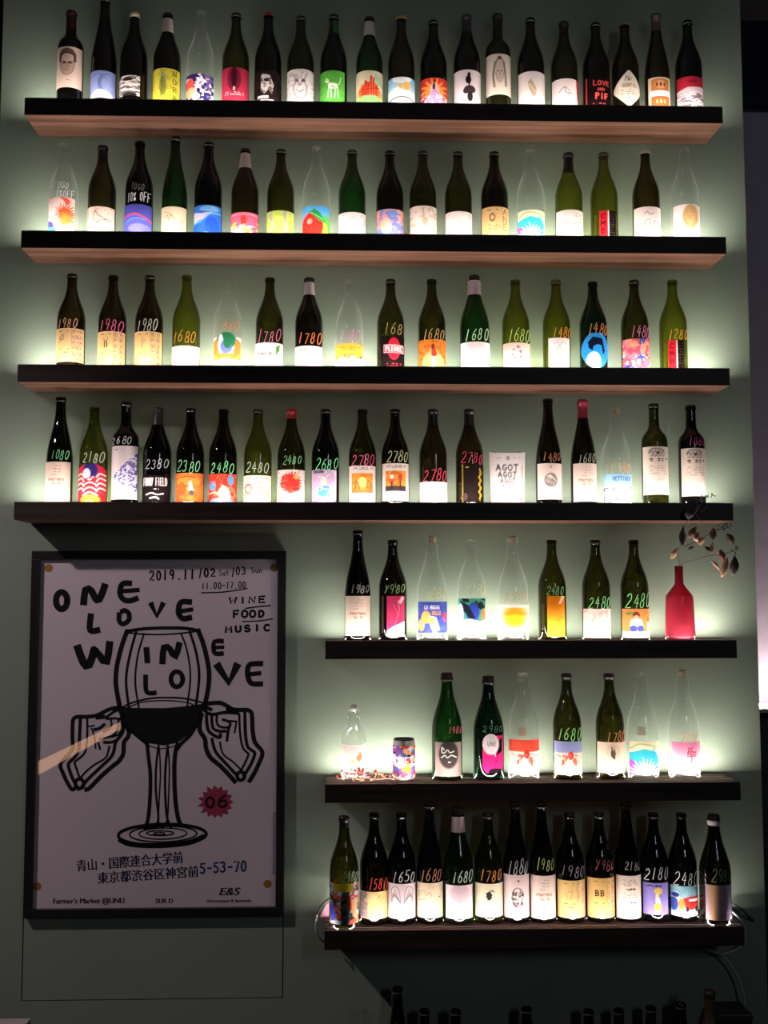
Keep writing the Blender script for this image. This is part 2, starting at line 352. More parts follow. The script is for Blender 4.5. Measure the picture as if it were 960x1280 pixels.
COUNT = [0]
def bottle(sh, cx, top, kind, tint, desc, lab=None, art=None, price=None, cap=None, band=None, dy=0, extra=None, dz=None):
    """cx: pixel column of the body, top: pixel row of the mouth; lab=(row0,row1[,x0,x1 as shares of the radius]); price=(text,row0,row1,colour[,x0,x1])"""
    COUNT[0] += 1; y = SHY[sh]+dy; zs = SHZ[sh]+.0004
    ly = (lab[0]+lab[1])/2 if lab else top+90
    base = at(cx, ly, y); x = base[0]
    H = at(cx, top, y)[2]-zs
    prof, R = shape(kind, H)
    root = empty('wine_bottle', (x, y, zs), desc, 'bottle', 'bottles on the '+SHNAME[sh])
    body = prof+[(prof[-1][0]-.003, H-.001), (prof[-1][0]-.0035, H-.012)]
    punt = [(.0008, .026), (R*.35, .020), (R*.62, .008), (R*.78, .0012)]
    V, F = lathe_geo(punt+body, 36); mesh('glass_body', V, F, glass(TNAME[tint], TINT[tint], 1.0, .014 if tint == 'C' else .005), root, smooth=True)
    Z = lambda py, yy=None: at(cx, py, (y-R if yy is None else yy))[2]-zs
    if cap:
        cc, rg = CAPS[cap[0]]; h0 = max(0.02, H-cap[1])
        pr = [(radius_at(prof, h0)+.0006, h0)]+[(r+.0006, z) for r, z in prof if z > h0]+[(prof[-1][0]*.8, H+.0012), (.0005, H+.0014)]
        lathe('capsule', pr, plain('capsule_'+cap[0], hx(cc), rg, spec=.6), root, 28)
    elif tint != 'C':
        if price is None or sh in (3, 4, 5, 6, 7) and COUNT[0] % 2:
            pr = [(radius_at(prof, H*.9575)+.0007, H*.9575), (radius_at(prof, H*.9585)+.0009, H*.9625), (radius_at(prof, H*.965)+.0007, H*.967)]
            lathe('lip_ring', pr, plain('bright_ring', (.55,.55,.55), .25, .8), root, 24)
    if band:                                                     # paper band round the neck: (row0,row1,colour)
        h1, h0 = Z(band[0], y), Z(band[1], y)
        pr = [(radius_at(prof, h0)+.0009, h0), (radius_at(prof, h1)+.0009, h1)]
        lathe('neck_band', pr, plain('band_'+band[2], hx(band[2]), .6), root, 28)
    if lab:
        x0, x1 = (lab[2], lab[3]) if len(lab) > 3 else (-.97, .97)
        z1 = Z(lab[0]); z0 = max(.004, Z(lab[1])); 
        wrap_label('label', root, prof, R, z0, z1, x0*R, x1*R, art, COUNT[0])
    if price:
        txt, p0, p1, pc = price[:4]; xa, xb = price[4:6] if len(price) > 5 else (-.62, .92)
        z1, z0 = Z(p0), Z(p1); n = len(txt); V = []; F = []
        rm = radius_at(prof, (z0+z1)/2); adv = (xb-xa)*R/n
        def fn(xx, zz):
            r = radius_at(prof, zz)+.0008; xx = max(-.985*r, min(.985*r, xx)); return (xx, -math.sqrt(r*r-xx*xx), zz)
        for st in text_strokes(txt, xa*R, z0, z1-z0, adv*.72, adv, .17, .10, COUNT[0]):
            ribbon_geo(catmull(st, 2) if len(st) > 3 else [np.array(st[0])+(np.array(st[-1])-np.array(st[0]))*0] and sum([[np.array(a)+(np.array(b)-np.array(a))*t for t in (0,.34,.67)] for a, b in zip(st[:-1], st[1:])], [])+[np.array(st[-1])], .0019, fn, V, F)
        mesh('price_writing', V, F, paper('pen_'+pc, .15, False, hx(pc)), root)
    if extra: extra(root, prof, R, H, Z)
    return root
def cork(root, prof, R, H, Z):
    lathe('cork', [(.0098, H-.012), (.0100, H), (.0098, H+.006), (.0088, H+.007), (.0005, H+.007)], plain('cork', hx('#b9a58a'), .9, var=.2, vscale=200), root, 20)

# ------------------------------------------------------------------ the setting
m_wall = plain('sage_wall_paint', (.226,.272,.212), .75, spec=.15, bump=.12, bscale=90, var=.05, vscale=3)
m_dark = plain('dark_navy_paint', (.008,.012,.030), .7, spec=.2, bump=.05)
m_black = plain('black_void_paint', (.004,.004,.005), .7, spec=.1)
WX0, WX1, ZTOP = -1.0861, 1.1481, 3.42
PA, PB = at(26, 1252, 0), at(354, 1250, 0)
px0, px1, pz0, pz1, gp = PA[0], PB[0], PA[2], at(200, 705, 0)[2], .0032
boxes('wall_back', [(WX0,0,0, px0,.10,ZTOP), (px1,0,0, WX1,.10,ZTOP), (px0,0,0, px1,.10,pz0), (px0,0,pz1, px1,.10,ZTOP), (px0,.012,pz0, px1,.10,pz1)], m_wall, kind='structure')
boxes('trim_1', [(px0+gp,.0005,pz0+gp, px1-gp,.0115,pz1-gp)], m_wall, kind='structure')
boxes('floor', [(-3.2,-5.6,-.04, 3.4,1.3,0)], plain('dark_floor', (.03,.026,.024), .45, var=.2), kind='structure')
boxes('ceiling', [(-3.2,-5.6,ZTOP, 3.4,1.3,ZTOP+.05)], plain('dark_ceiling', (.03,.032,.035), .8), kind='structure')
boxes('wall_left', [(-1.62,.22,0, WX0+.10,.26,ZTOP)], m_black, kind='structure')
YR = .30
zt, zl = at(945, 140.5, YR)[2], at(945, 874, YR)[2]
m_plas = plain('grey_plaster', (.42,.38,.46), .85, spec=.1, bump=.5, bscale=120, var=.06, vscale=20)
boxes('wall_right', [(1.02,YR,zl-.02, 1.9,YR+.05,zt)], m_plas, kind='structure')
boxes('trim_2', [(1.02,YR-.02,zt, 1.9,YR+.05,ZTOP)], m_dark, kind='structure')
# steel ledge with its lamp over a dark cabinet, beyond the right end of the wall
led = empty('wall_ledge', (1.42, YR-.06, zl), 'steel ledge washed with warm light at the right edge', 'ledge')
boxes('ledge_plate', [(-.30,-.125,-.024, .42,.058,-.012)], plain('brushed_steel', (.45,.42,.42), .35, .9), led)
boxes('lamp_diffuser', [(-.28,-.060,-.012, .40,-.030,-.004)], emitter('warm_ledge_light', (1.0,.80,.74), 60.0), led)
cab = empty('dark_cabinet', (1.42, YR-.06, 0), 'dark brown cabinet panel below the lit ledge at the right edge', 'cabinet')
boxes('cabinet_panel', [(-.30,-.03,.06, .42,.055,zl-.026)], plain('dark_brown_panel', (.028,.017,.022), .5), cab)
boxes('plinth', [(-.28,0,0, .40,.055,.06)], m_black, cab)
boxes('cabinet_door', [(-.292,-.045,.075, .055,-.031,zl-.05), (.06,-.045,.075, .412,-.031,zl-.05)], plain('dark_brown_panel', (.028,.017,.022), .5), cab, bevel=.002)

# ------------------------------------------------------------------ shelves and their light tapes
m_wood = wood('walnut', (.082,.036,.023), (.185,.088,.057))
LY = -.129; LYR = -.056
m_groove = plain('black_groove', (.012,.010,.010), .7, spec=.1)
m_front_shade = wood('front_shade_wood', (.016,.009,.008), (.036,.020,.018), .5)  # shade of the shelf fronts put into the colour, darker than the board
for s in range(1, 8):
    z = SHZ[s]; x0 = SHX0 if s < 5 else SHXM; x1 = SHX1; xc = (x0+x1)/2
    nm = SHNAME[s]
    side = {1:'uppermost wooden wall shelf, walnut underside lit from below', 2:'second wooden wall shelf from the top', 3:'third wooden wall shelf from the top', 4:'fourth wooden wall shelf, directly above the framed poster',
            5:'short wooden wall shelf holding the red vase', 6:'short wooden wall shelf holding the can and red berries', 7:'lowest wooden wall shelf, short, crowded with glowing bottles'}[s]
    root = empty('wall_shelf', (xc, 0, z), side, 'shelf', 'walnut wall shelves')
    hw = (x1-x0)/2; g0, g1, gd = LY-.0065, LY+.0065, .007; r0, r1 = LYR-.0065, LYR+.0065
    sec = [(-SHD, -SHT), (-SHD, 0), (g0, 0), (g0, -gd), (g1, -gd), (g1, 0), (r0, 0), (r0, -gd), (r1, -gd), (r1, 0), (-.0045, 0), (-.0045, -SHT)]
    V = [(sx, y, zz) for sx in (-hw, hw) for y, zz in sec]; n = len(sec)
    F = [(i, (i+1) % n, n+(i+1) % n, n+i) for i in range(n)]
    L1 = [(0,1,2,3), (0,3,4,11), (4,5,6,7), (4,7,8,11), (8,9,10,11)]
    F += [tuple(q)[::-1] for q in L1]+[tuple(n+i for i in q) for q in L1]
    o = mesh('board', V, F, m_wood, root)
    o.data.materials.append(m_groove)
    for f in (2,3,4,6,7,8): o.data.polygons[f].material_index = 1
    boxes('front_shade_strip', [(-hw-.0004,-SHD-.0022,-SHT-.0002, hw+.0004,-SHD,.0002)], m_front_shade, root)
    for k in range(3 if s < 5 else 2):
        bx = -hw+.2+k*((2*hw-.4)/(2 if s < 5 else 1))
        boxes('bracket', [(bx-.02,-.0045,-.042, bx+.02,.0,-.008)], plain('grey_steel', (.2,.2,.2), .4, .8), root)
    seg = 10 if s < 5 else 6; w = 2*(hw-.003)/seg; xs = -(hw-.003)
    for row, ly, mul in (('front', LY, LED_POWER), ('middle', LYR, LED_REAR)):
        deep = {6: .0010, 7: .0017}.get(s, .0004)            # set close behind the front lip of its groove, a little below the shelf top
        lo = empty('light_tape', (xc, ly-.0034, z-.0012-deep), 'thin light tape %s the %s, shining up' % ('along the front of' if row == 'front' else 'under the bottles of', nm), 'light', 'light tapes in the shelves')
        pw = mul*{1:.80, 2:.92, 3:1.0, 4:1.0, 5:.95, 6:.9, 7:1.1}[s]
        if row != 'front' and s == 7: pw *= .35
        boxes('tape_backing', [(xs,-.0029,-.0001, -xs,.0029,.0009)], plain('tape_white', (.7,.7,.7), .6), lo)
        for i in range(seg):
            a, b = xs+i*w, xs+(i+1)*w
            mesh('tape_segment', [(a,-.0025,.0012), (b,-.0025,.0012), (b,.0025,.0012), (a,.0025,.0012)], [(0,1,2,3)], emitter('%s_tape_glow_%d' % (row, s), LED_COLOR[row], pw), lo)

# ------------------------------------------------------------------ the bottles, shelf by shelf
def extra_text(root, prof, R, Z, txt, p0, p1, col, xa, xb):
    z1, z0 = Z(p0), Z(p1); V = []; F = []; adv = (xb-xa)*R/len(txt)
    def fn(xx, zz):
        r = radius_at(prof, zz)+.0008; xx = max(-.985*r, min(.985*r, xx)); return (xx, -math.sqrt(r*r-xx*xx), zz)
    for st in text_strokes(txt, xa*R, z0, z1-z0, adv*.74, adv, .05, .08, 7): ribbon_geo(st, .0019, fn, V, F)
    mesh('pen_writing', V, F, paper('pen_'+col, .15, False, hx(col)), root)
def lines_label(tint='#e6cdbd', ink='#a87868', head=None):
    def f(p):
        p.b(tint).l(-.4, .4, .10, .32, 4, ink, .5)
        p.l(-.6, .6, .42, .42, 1, ink, .8); p.t('PINOT NOIR', -.62, .47, .05, .10, ink, .03); p.t('TAI TU', -.35, .57, .055, .10, ink, .03); p.l(-.5, .5, .64, .64, 1, ink, .4)
    return f
def grid_label(col='#e2b878', mark='wasp', pink=False):
    def f(p):
        p.b(col).r(.28, 0, .30, 1, '#8a6a50', .7)
        for j in range(6):
            y = j/6+.02
            for k in range(2 if not pink else 3):
                x = .34+k*.30/(1 if not pink else 1.5)
                p.r(x, y, x+.22, y+.13, '#9a6a48', .75).r(x+.03, y+.018, x+.19, y+.112, '#f0d0a8' if (j+k) % 2 else '#e8b8a8')
                p.e(x+.11, y+.065, .05, .035, '#7a5648', .8)
        if mark == 'wasp': p.e(-.25, .38, .14, .10, '#1a1410').e(-.25, .38, .05, .10, '#d8a860').c([(-.32,.30),(-.4,.22)], .03, '#1a1410').c([(-.2,.3),(-.1,.2)], .03, '#1a1410')
        if mark == 'vine': p.c([(-.45,.30),(-.1,.25),(-.3,.4),(-.1,.5)], .035, '#a88058', .8).c([(-.3,.15),(-.35,.5)], .03, '#a88058', .8)
        if mark == 'leaf': p.c([(-.6,.3),(-.35,.35),(-.3,.2),(-.5,.25),(-.62,.42)], .04, '#7a5a40', .9)
        if mark == 'BB': p.t('BB', -.55, .44, .13, .28, '#2a1c16', .055, .36)
        if mark == 'seven': p.c([(-.35,.32),(-.05,.28),(-.2,.5)], .03, '#a88050', .8).c([(-.5,.3),(-.45,.5)], .02, '#a88050', .8)
        p.l(-.7, .1, .08, .08, 1, '#8a6a50', .8).l(-.6, .1, .62, .72, 2, '#5a4030', .7)
    return f
def pale(col='#ead9d4', mark='#c8b0a8', seed=1):
    return lambda p: p.b(col).n(3, .62, mark, seed, .5).l(-.6, .6, .2, .2, 1, mark)
# top shelf
def a_man(p):
    p.b('#e8cdbd').e(0,.40,.58,.30,'#c9a898').e(0,.20,.60,.16,'#6e5048').e(0,.27,.50,.11,'#d9bdae').p([(-.6,.2),(-.48,.2),(-.5,.42),(-.58,.36)],'#7a5c52').p([(.6,.2),(.48,.2),(.5,.42),(.58,.36)],'#7a5c52')
    p.e(-.22,.40,.15,.018,'#4a3530').e(.22,.40,.15,.018,'#4a3530').s([(-.38,.37),(-.08,.375)],.05,'#5a4038').s([(.38,.37),(.08,.375)],.05,'#5a4038').s([(.04,.40),(.08,.49),(-.04,.50)],.03,'#9a7a6c').s([(-.16,.565),(.16,.565)],.035,'#8a5a52').c([(-.55,.42),(-.42,.6),(0,.70),(.42,.6),(.55,.42)],.025,'#9a7c70').p([(-.66,.36),(-.64,.16),(-.4,.06),(0,.035),(.4,.06),(.64,.16),(.66,.36),(.52,.36),(.48,.21),(.2,.175),(-.2,.17),(-.46,.22),(-.52,.36)],'#5c443c').c([(-.4,.12),(0,.08),(.4,.12)],.05,'#8a6c60').c([(-.3,.17),(.1,.10),(.5,.16)],.05,'#7a5c50').l(-.3,.3,.82,.82,1,'#9a7868')
bottle(1, 88, 15, 'bord', 'B', 'bordeaux bottle with a portrait of a young man on cream paper', (58,109), a_man, cap=('dred', .055))
bottle(1, 129.5, -2, 'rhine', 'K', 'tall flute bottle with pale blue label, second on the top shelf', (88,122), lambda p: p.g('#8492c8','#9aa6d8').e(.1,.42,.34,.26,'#66749c',.8).e(.25,.45,.2,.2,'#8e9ccc').c([(-.6,.16),(-.2,.12),(.2,.15),(.6,.12)],.05,'#56648c',.8).c([(-.1,.3),(-.2,.6),(.1,.7)],.04,'#56648c',.7).e(0,1.02,.9,.32,'#f4e8e2').s([(-.5,.74),(.5,.74)],.03,'#e0b0a0',.6))
bottle(1, 167, 17, 'burg', 'K', 'brown bottle with black brush strokes on white, cream-topped neck', (94,119,-.97,.62), lambda p: p.b('#e6dcd6').n(2.2,.5,'#3a302e',4,.9,sy=3).n(5,.55,'#8a807c',8,.6,sy=3).e(-.1,.18,.5,.09,'#241e1e').e(.1,.95,.7,.1,'#2a2220'), cap=('cream', .016))
def a_nora(p):
    p.b('#c8bc3c').e(-.1,.25,.22,.14,'#a8a888').e(-.12,.55,.26,.32,'#6e7038',.9).n(6,.55,'#8a8a3c',3,.5).c([(-.1,.12),(-.25,.3),(-.15,.5),(-.3,.9)],.04,'#5a5c30')
    for i, ch in enumerate('NORA'): p.t(ch, .58, .22+i*.25, .16, .24, '#4a4a28', .04)
bottle(1, 208.5, 18, 'burg', 'K', 'dark bottle with mustard yellow label and vertical letters NORA', (85,125), a_nora, cap=('dk', .012), band=(25,43,'#cdb9b0'))
bottle(1, 250.5, 16, 'burg', 'C', 'clear bottle with dark violet, red and white painted label, top shelf', (92,125), lambda p: p.b('#2c2658').n(3,.55,'#6a5490',5).n(4,.62,'#e8dcec',12).e(-.65,.45,.32,.3,'#e8503c').e(-.6,.7,.4,.2,'#f09a70').e(-.2,.85,.3,.14,'#f0e0b8').n(6,.66,'#f8f0f8',22,m=(p.X>-.2)))
bottle(1, 294.5, 18, 'burg', 'O', 'olive bottle with crimson label around a dark standing figure', (84,126), lambda p: p.b('#b03048').e(0,.35,.5,.36,'#6a1c30',.9).e(0,.3,.22,.3,'#3a1420',.9).e(0,.58,.12,.25,'#32121c').l(-.7,.7,.74,.80,2,'#f0c8c8',.8).p([(-.1,.62),(0,.54),(.1,.62),(.08,.7),(-.08,.7)],'#d89aa0'))
def a_figbl(p):
    p.b('#1c1414').e(-.25,.22,.2,.12,'#d8ccc8').p([(-.45,.3),(-.3,.1),(.2,.15),(.5,.45),(.35,.75),(.1,.6),(-.2,.75),(-.45,.62)],'#c8bcb8').n(5,.52,'#2a2020',7,.8).e(-.05,.3,.2,.06,'#2a2020').r(-.7,.80,.1,.88,'#c8bcb8').r(-.5,.92,.5,.96,'#b8a8a4')
bottle(1, 335, 18, 'burg', 'K', 'red-topped bottle with a white beast drawn on black', (88,127), a_figbl, cap=('red', .010))
bottle(1, 375.7, 22, 'burg', 'O', 'olive bottle with grey pencil lion face on white', (86,127), lambda p: p.b('#d9d0ce').c([(-.5,.15),(-.3,.35),(-.5,.6),(-.2,.85),(.3,.85),(.5,.6),(.35,.35),(.5,.12)],.05,'#7a7270').c([(-.2,.3),(0,.5),(.2,.3)],.05,'#6a6260').e(-.25,.35,.12,.05,'#5a5250').e(.25,.35,.12,.05,'#5a5250').n(7,.58,'#9a9290',9,.6).c([(-.3,.62),(0,.7),(.3,.62)],.04,'#6a6260'))
def a_dog(p):
    p.b('#52a838').c([(-.45,.25),(-.52,.32),(-.3,.36)],.08,'#e8f0e0').p([(-.42,.24),(-.28,.28),(-.2,.38),(.35,.40),(.5,.46),(.35,.56),(-.1,.58),(-.3,.52),(-.4,.36)],'#dce8d4')
    for x, q in ((-.28,-.36),(-.12,-.06),(.28,.2),(.42,.5)): p.s([(x,.5),(q,.85)],.05,'#dce8d4')
    p.c([(.45,.44),(.6,.38),(.68,.2)],.04,'#dce8d4').n(8,.6,'#6aa858',4,.6)
bottle(1, 417, 20, 'burg', 'K', 'black bottle with white dog on bright green label', (88,128,-.97,.8), a_dog, extra=lambda root, prof, R, H, Z: wrap_label('neck_strip', root, prof, R*.36, H*.80, H*.93, -R*.02, R*.26, lambda p: p.b('#3a7838'), 5, 10))
def a_red_houses(p):
    p.b('#d8c8a8').n(1.6,.5,'#88b898',3,.8).e(0,.75,.9,.4,'#c8b060').e(0,.66,.8,.32,'#d86a3c').e(0,.95,.8,.28,'#7aa868')
    for x, y in ((-.5,.45),(-.3,.3),(-.1,.35),(.1,.15),(.3,.2),(.5,.4)): p.r(x-.08,y,x+.10,.75,'#c8402c').r(x-.03,y+.08,x+.02,y+.14,'#6a2418')
    p.s([(-.8,.62),(.7,.5)],.04,'#8a3020')
bottle(1, 461.7, 23, 'burg', 'E', 'white-banded green bottle with red houses on pastel hills', (88,129), a_red_houses, cap=('dk', .010), band=(29,47,'#c9bfba'))
bottle(1, 501.7, 22, 'burg', 'W', 'gold-topped bottle with blue sky and yellow clouds label', (96,130), lambda p: p.g('#78acc8','#a8d0e0',0,.5).e(0,.05,.7,.18,'#e8e8e8').e(-.2,.42,.25,.14,'#e8b048').e(.35,.32,.28,.16,'#e8b048').p([(-1,.5),(-.3,.35),(.2,.55),(1,.5),(1,1),(-1,1)],'#e8ecf0').c([(-1,.85),(-.4,.74),(.4,.74),(1,.85)],.07,'#3a3434').e(0,1.1,.8,.25,'#f4f4f4'), cap=('gold', .010))
bottle(1, 542, 27, 'burg', 'K', 'dark bottle with red sunburst label and violet skirted dancer', (97,131), lambda p: p.b('#c83830').bu(0,.5,.5,1.1,14,'#e88a3c').e(0,.42,.34,.24,'#f0b0a0').e(-.05,.35,.1,.18,'#3a2848').p([(-.1,.42),(.1,.42),(.8,.85),(.6,1),(-.6,1),(-.8,.85)],'#a884b0').n(6,.58,'#e8c8d8',3,.7,m=(p.Y>.55)).e(0,.12,.09,.05,'#3a2020'))
bottle(1, 583.7, 20, 'burg', 'K', 'dark bottle with a black stacked silhouette on pale pink label', (87,131), lambda p: p.b('#dccacc').e(.05,.14,.13,.07,'#1c1418').e(0,.28,.22,.12,'#1c1418').e(.05,.40,.06,.06,'#1c1418').e(.1,.56,.45,.12,'#3a2c30').e(.12,.76,.22,.14,'#2c2024').e(-.2,.6,.2,.08,'#3a2c30'), cap=('grey', .055))
def a_girl(p):
    p.b('#dfcfbe').e(0,.42,.40,.26,'#cdbbaa').c([(-.35,.2),(-.5,.5),(-.42,.8)],.10,'#7a6c62').c([(.35,.2),(.46,.5),(.5,.78)],.10,'#7a6c62').c([(-.4,.32),(-.2,.14),(0,.12),(.25,.15),(.4,.35)],.08,'#8a7a6e').e(0,.10,.16,.05,'#6a5c54')
    p.e(-.15,.42,.09,.014,'#4a3e38').e(.17,.42,.09,.014,'#4a3e38').s([(0,.44),(.02,.52),(-.04,.53)],.02,'#8a7a70').s([(-.1,.59),(.12,.59)],.025,'#8a605a').c([(-.3,.45),(-.2,.62),(0,.70),(.22,.62),(.32,.45)],.02,'#8a7c72')
bottle(1, 622.5, 19, 'bord', 'O', 'bordeaux bottle with pencil portrait of a girl on cream label', (67,118), a_girl, cap=('dk', .05))
bottle(1, 663.7, 24, 'burg', 'K', 'dark bottle with tan folded paper shape on white, top shelf', (89,131), lambda p: p.b('#dccfcb').p([(-.4,.3),(-.15,.22),(.25,.5),(.2,.72),(-.05,.75),(-.3,.5)],'#b8a080').s([(-.3,.36),(.15,.62)],.04,'#e0d4c0').l(.2,.7,.82,.88,2,'#8a7c78'))
bottle(1, 705.7, 29, 'burg', 'O', 'olive bottle with white label and red stripe down its right side', (98,132), lambda p: p.b('#e6d5d2').p([(.72,0),(1,0),(1,1),(.85,1)],'#c8344c').c([(-.6,.5),(-.2,.3),(-.1,.5),(.4,.55)],.05,'#8a7878').c([(-.1,.3),(.2,.5),(0,.7),(.3,.75)],.04,'#9a8686').l(-.5,.6,.8,.8,1,'#9a8686'), cap=('dk', .035))
def a_lap(p):
    p.b('#160c0e').t('LOVE',-.45,.30,.15,.26,'#d8504c',.05,.33,.05).t('AND',-.15,.48,.08,.16,'#c84844',.035,.2).t('PIF',-.3,.76,.18,.28,'#e0584c',.06,.34,.05).s([(-.88,0),(-.88,1)],.04,'#c84844').l(-.5,.6,.92,.92,1,'#c84844',1)
bottle(1, 745.5, 30, 'burg', 'K', 'dark bottle with black label lettered LOVE AND PIF in red', (95,132), a_lap)
def a_leaf(p):
    p.b('#dcd0bc').cut(np.abs(p.X) < np.where(p.Y < .55, .12+.88*np.sin(np.clip(p.Y/.55, 0, 1)*np.pi/2), 1.0-(np.clip((p.Y-.55)/.45, 0, 1))**1.6*.85))
    p.c([(-.3,.28),(-.2,.14),(-.05,.28),(.0,.15),(.02,.28),(.2,.2)],.04,'#5a5048').t('GENTIL',-.5,.46,.09,.15,'#6a5e54',.03).l(-.6,.6,.55,.66,3,'#8a7c6c').c([(-.15,.9),(0,.74),(.15,.9),(0,.97)],.035,'#7a6e60')
bottle(1, 782, 31, 'burg', 'W', 'brown bottle with pointed leaf-shaped white label and gold top', (88,132), a_leaf, cap=('gold', .006))
def a_or(p):
    p.b('#dcc8b0').r(-.8,.06,.8,.44,'#c87a40').r(-.8,.62,.8,.97,'#c86a3c').e(0,.24,.5,.14,'#e0a878').r(-.9,.44,.9,.62,'#eee6e0')
    for x in (-.35, 0, .35): p.e(x,.24,.1,.07,'#8a4020').e(x,.80,.1,.07,'#e8b080')
bottle(1, 821.6, 19, 'rhine', 'W', 'brown bottle with orange patterned label crossed by a white band', (96,134,-.86,.86), a_or, cap=('brown', .055))
bottle(1, 861, 27, 'burg', 'B', 'last bottle on the top shelf, red label over black-white landscape', (95,134), lambda p: p.b('#b82a3c').p([(-1,.42),(-.4,.34),(.3,.34),(1,.30),(1,1),(-1,1)],'#dcc8cc').n(3,.5,'#4a3438',6,.8,m=(p.Y>.5),sy=3).s([(-.9,.55),(.9,.50)],.05,'#f0e4e4').r(-.3,.12,.3,.2,'#6a1420',.6))
# second shelf
bottle(2, 79, 181, 'burg', 'C', 'clear bottle with orange starburst label, leftmost on the second shelf', (246,291,-.97,.92), lambda p: p.b('#f0c8c0').e(-.1,.12,.85,.15,'#e8503c').e(-.3,.3,.8,.3,'#f4d8d0').bu(.4,.45,.35,.85,22,'#e8502c',5).bu(.45,.62,.25,.7,20,'#f08a40',8).p([(-1,.6),(-.5,.7),(-.2,1),(-1,1)],'#5a50a8').p([(-1,.8),(-.3,.85),(-.2,1),(-1,1)],'#58b0d8'), ('TOGO', 227,235,'#d8d8d4',-.5,.6), extra=lambda root, prof, R, H, Z: extra_text(root, prof, R, Z, '10%OFF', 237, 246, '#d8d8d4', -.5, .95))
def a_bird(p):
    p.b('#ecd2c0').r(-1,0,-.78,1,'#c8a898').l(-.98,-.8,.1,.9,12,'#8a6a60').c([(-.35,.3),(-.25,.15),(-.1,.28),(.2,.38),(.75,.5)],.035,'#3a2c28').c([(-.35,.3),(-.4,.42),(-.15,.55),(.2,.5),(.6,.46)],.035,'#3a2c28').s([(-.1,.55),(-.2,.68)],.02,'#3a2c28').s([(.05,.54),(.1,.68)],.02,'#3a2c28').n(6,.6,'#a88878',3,.4)
bottle(2, 127, 183, 'burg', 'W', 'bottle with a small ink bird on cream paper', (258,292), a_bird, cap=('dk', .045))
bottle(2, 173.5, 178, 'burg', 'B', 'black bottle with violet wave label and white discount note', (255,292), lambda p: p.g('#4a4a98','#6a6ae0').c([(-1,.42),(-.4,.34),(.1,.34),(1,.52)],.09,'#e0506a').p([(-1,.5),(-.2,.44),(1,.7),(1,1),(-1,1)],'#5a5cd0').c([(-.9,.62),(-.2,.48),(.6,.5)],.05,'#50a0d8').e(.2,.8,.8,.15,'#7a78e8'), ('TOGO', 229,237,'#707070',-.45,.55), extra=lambda root, prof, R, H, Z: extra_text(root, prof, R, Z, '10% OFF', 240, 251, '#e8e8e8', -.68, .95))
bottle(2, 218, 172, 'rhine', 'E', 'tall green flute bottle with pale sketch label, neck reaching the top shelf', (258,292), lambda p: p.b('#e6ceb0').c([(-.7,.4),(-.4,.3),(-.3,.5),(-.1,.3),(.2,.45)],.05,'#b89870').c([(-.6,.2),(-.2,.25),(.3,.6),(.8,.5)],.03,'#a88860').e(-.3,.35,.2,.1,'#a8b088',.5))
bottle(2, 260, 179, 'burg', 'B', 'black bottle with blue swirling sky label', (256,293), lambda p: p.g('#3a70c0','#2a58d0').p([(-1,.2),(-.4,.28),(.5,.22),(-.1,.45),(-.6,.5),(-1,.6)],'#c8b8c8').e(.2,.12,.7,.10,'#70a8d8').c([(-1,.6),(-.3,.5),(.2,.3),(.9,.25)],.10,'#6ab0e8',.8).e(.4,.7,.5,.3,'#2450c8').e(0,1,.6,.08,'#e8eef8'))
bottle(2, 306, 187, 'burg', 'W', 'white-banded bottle with red sun on pink label', (265,293), lambda p: p.b('#e85c78').e(0,.35,.22,.22,'#e0382c').n(3,.5,'#f0c040',4,.9,m=(p.Y>.4)).n(4,.55,'#f4f0e8',8,m=(p.Y>.6)).s([(-.9,.1),(.9,.1)],.05,'#f0a0a8'), cap=('dk', .010), band=(193,212,'#d8c8c0'))
bottle(2, 350.7, 188, 'burg', 'O', 'olive bottle with lime label and lilac vertical streaks', (263,294), lambda p: p.b('#b8cc60').e(0,.6,.6,.4,'#d8e060').set(np.clip(1-np.abs(p.X+.6+.1*np.sin(p.Y*9))*7,0,1)*1.0,'#9a88a8').set(np.clip(1-np.abs(p.X-.42+.08*np.sin(p.Y*7))*6,0,1),'#9a88a8').c([(-.2,.3),(.1,.2),(.2,.5),(-.1,.6)],.04,'#a8b858'))
def a_apple(p):
    p.g('#4a98d0','#88c0e0').e(.75,.8,.5,.5,'#58a848').e(.6,.95,.3,.4,'#e8d848').e(-.25,.68,.82,.48,'#d82820').e(-.45,.52,.2,.10,'#f08070').c([(-.2,.32),(-.05,.45)],.06,'#3a5020').p([(-.55,.20),(-.1,.10),(.3,.22),(.75,.55),(.2,.5),(-.1,.34)],'#2a8840').s([(-.4,.22),(.55,.46)],.03,'#8ad080')
bottle(2, 395.3, 185, 'burg', 'C', 'clear bottle with big red apple and green leaf on blue label', (257,294), a_apple)
bottle(2, 440, 189, 'burg', 'E', 'green bottle with nearly blank blush label, faint red seal', (265,295), lambda p: p.b('#ecd0d0').l(-.4,.4,.2,.3,2,'#b87880').e(.75,.3,.2,.25,'#d8a0a8').e(.75,.3,.14,.18,'#ecd0d0'))
bottle(2, 487.3, 190, 'burg', 'K', 'brown bottle with orange-pink and blue blotched label', (261,296), lambda p: p.b('#e08c78').n(1.6,.52,'#5a80c8',14,.9).n(3,.6,'#f0a888',5,.8).e(-.3,.6,.4,.3,'#f0b090',.6).e(.1,.15,.5,.1,'#6a8cd0'))
bottle(2, 528.7, 190, 'burg', 'O', 'olive bottle with tall faint beige figure sketch label', (257,296), lambda p: p.b('#d8c4b8').c([(-.1,.1),(0,.3),(-.1,.5)],.08,'#b8a080').e(.1,.5,.2,.14,'#b8a488').n(5,.58,'#a89484',6,.6).l(.3,.8,.1,.16,2,'#8a7468').c([(-.7,.75),(-.2,.8),(.3,.7),(.8,.76)],.03,'#8a7468'))
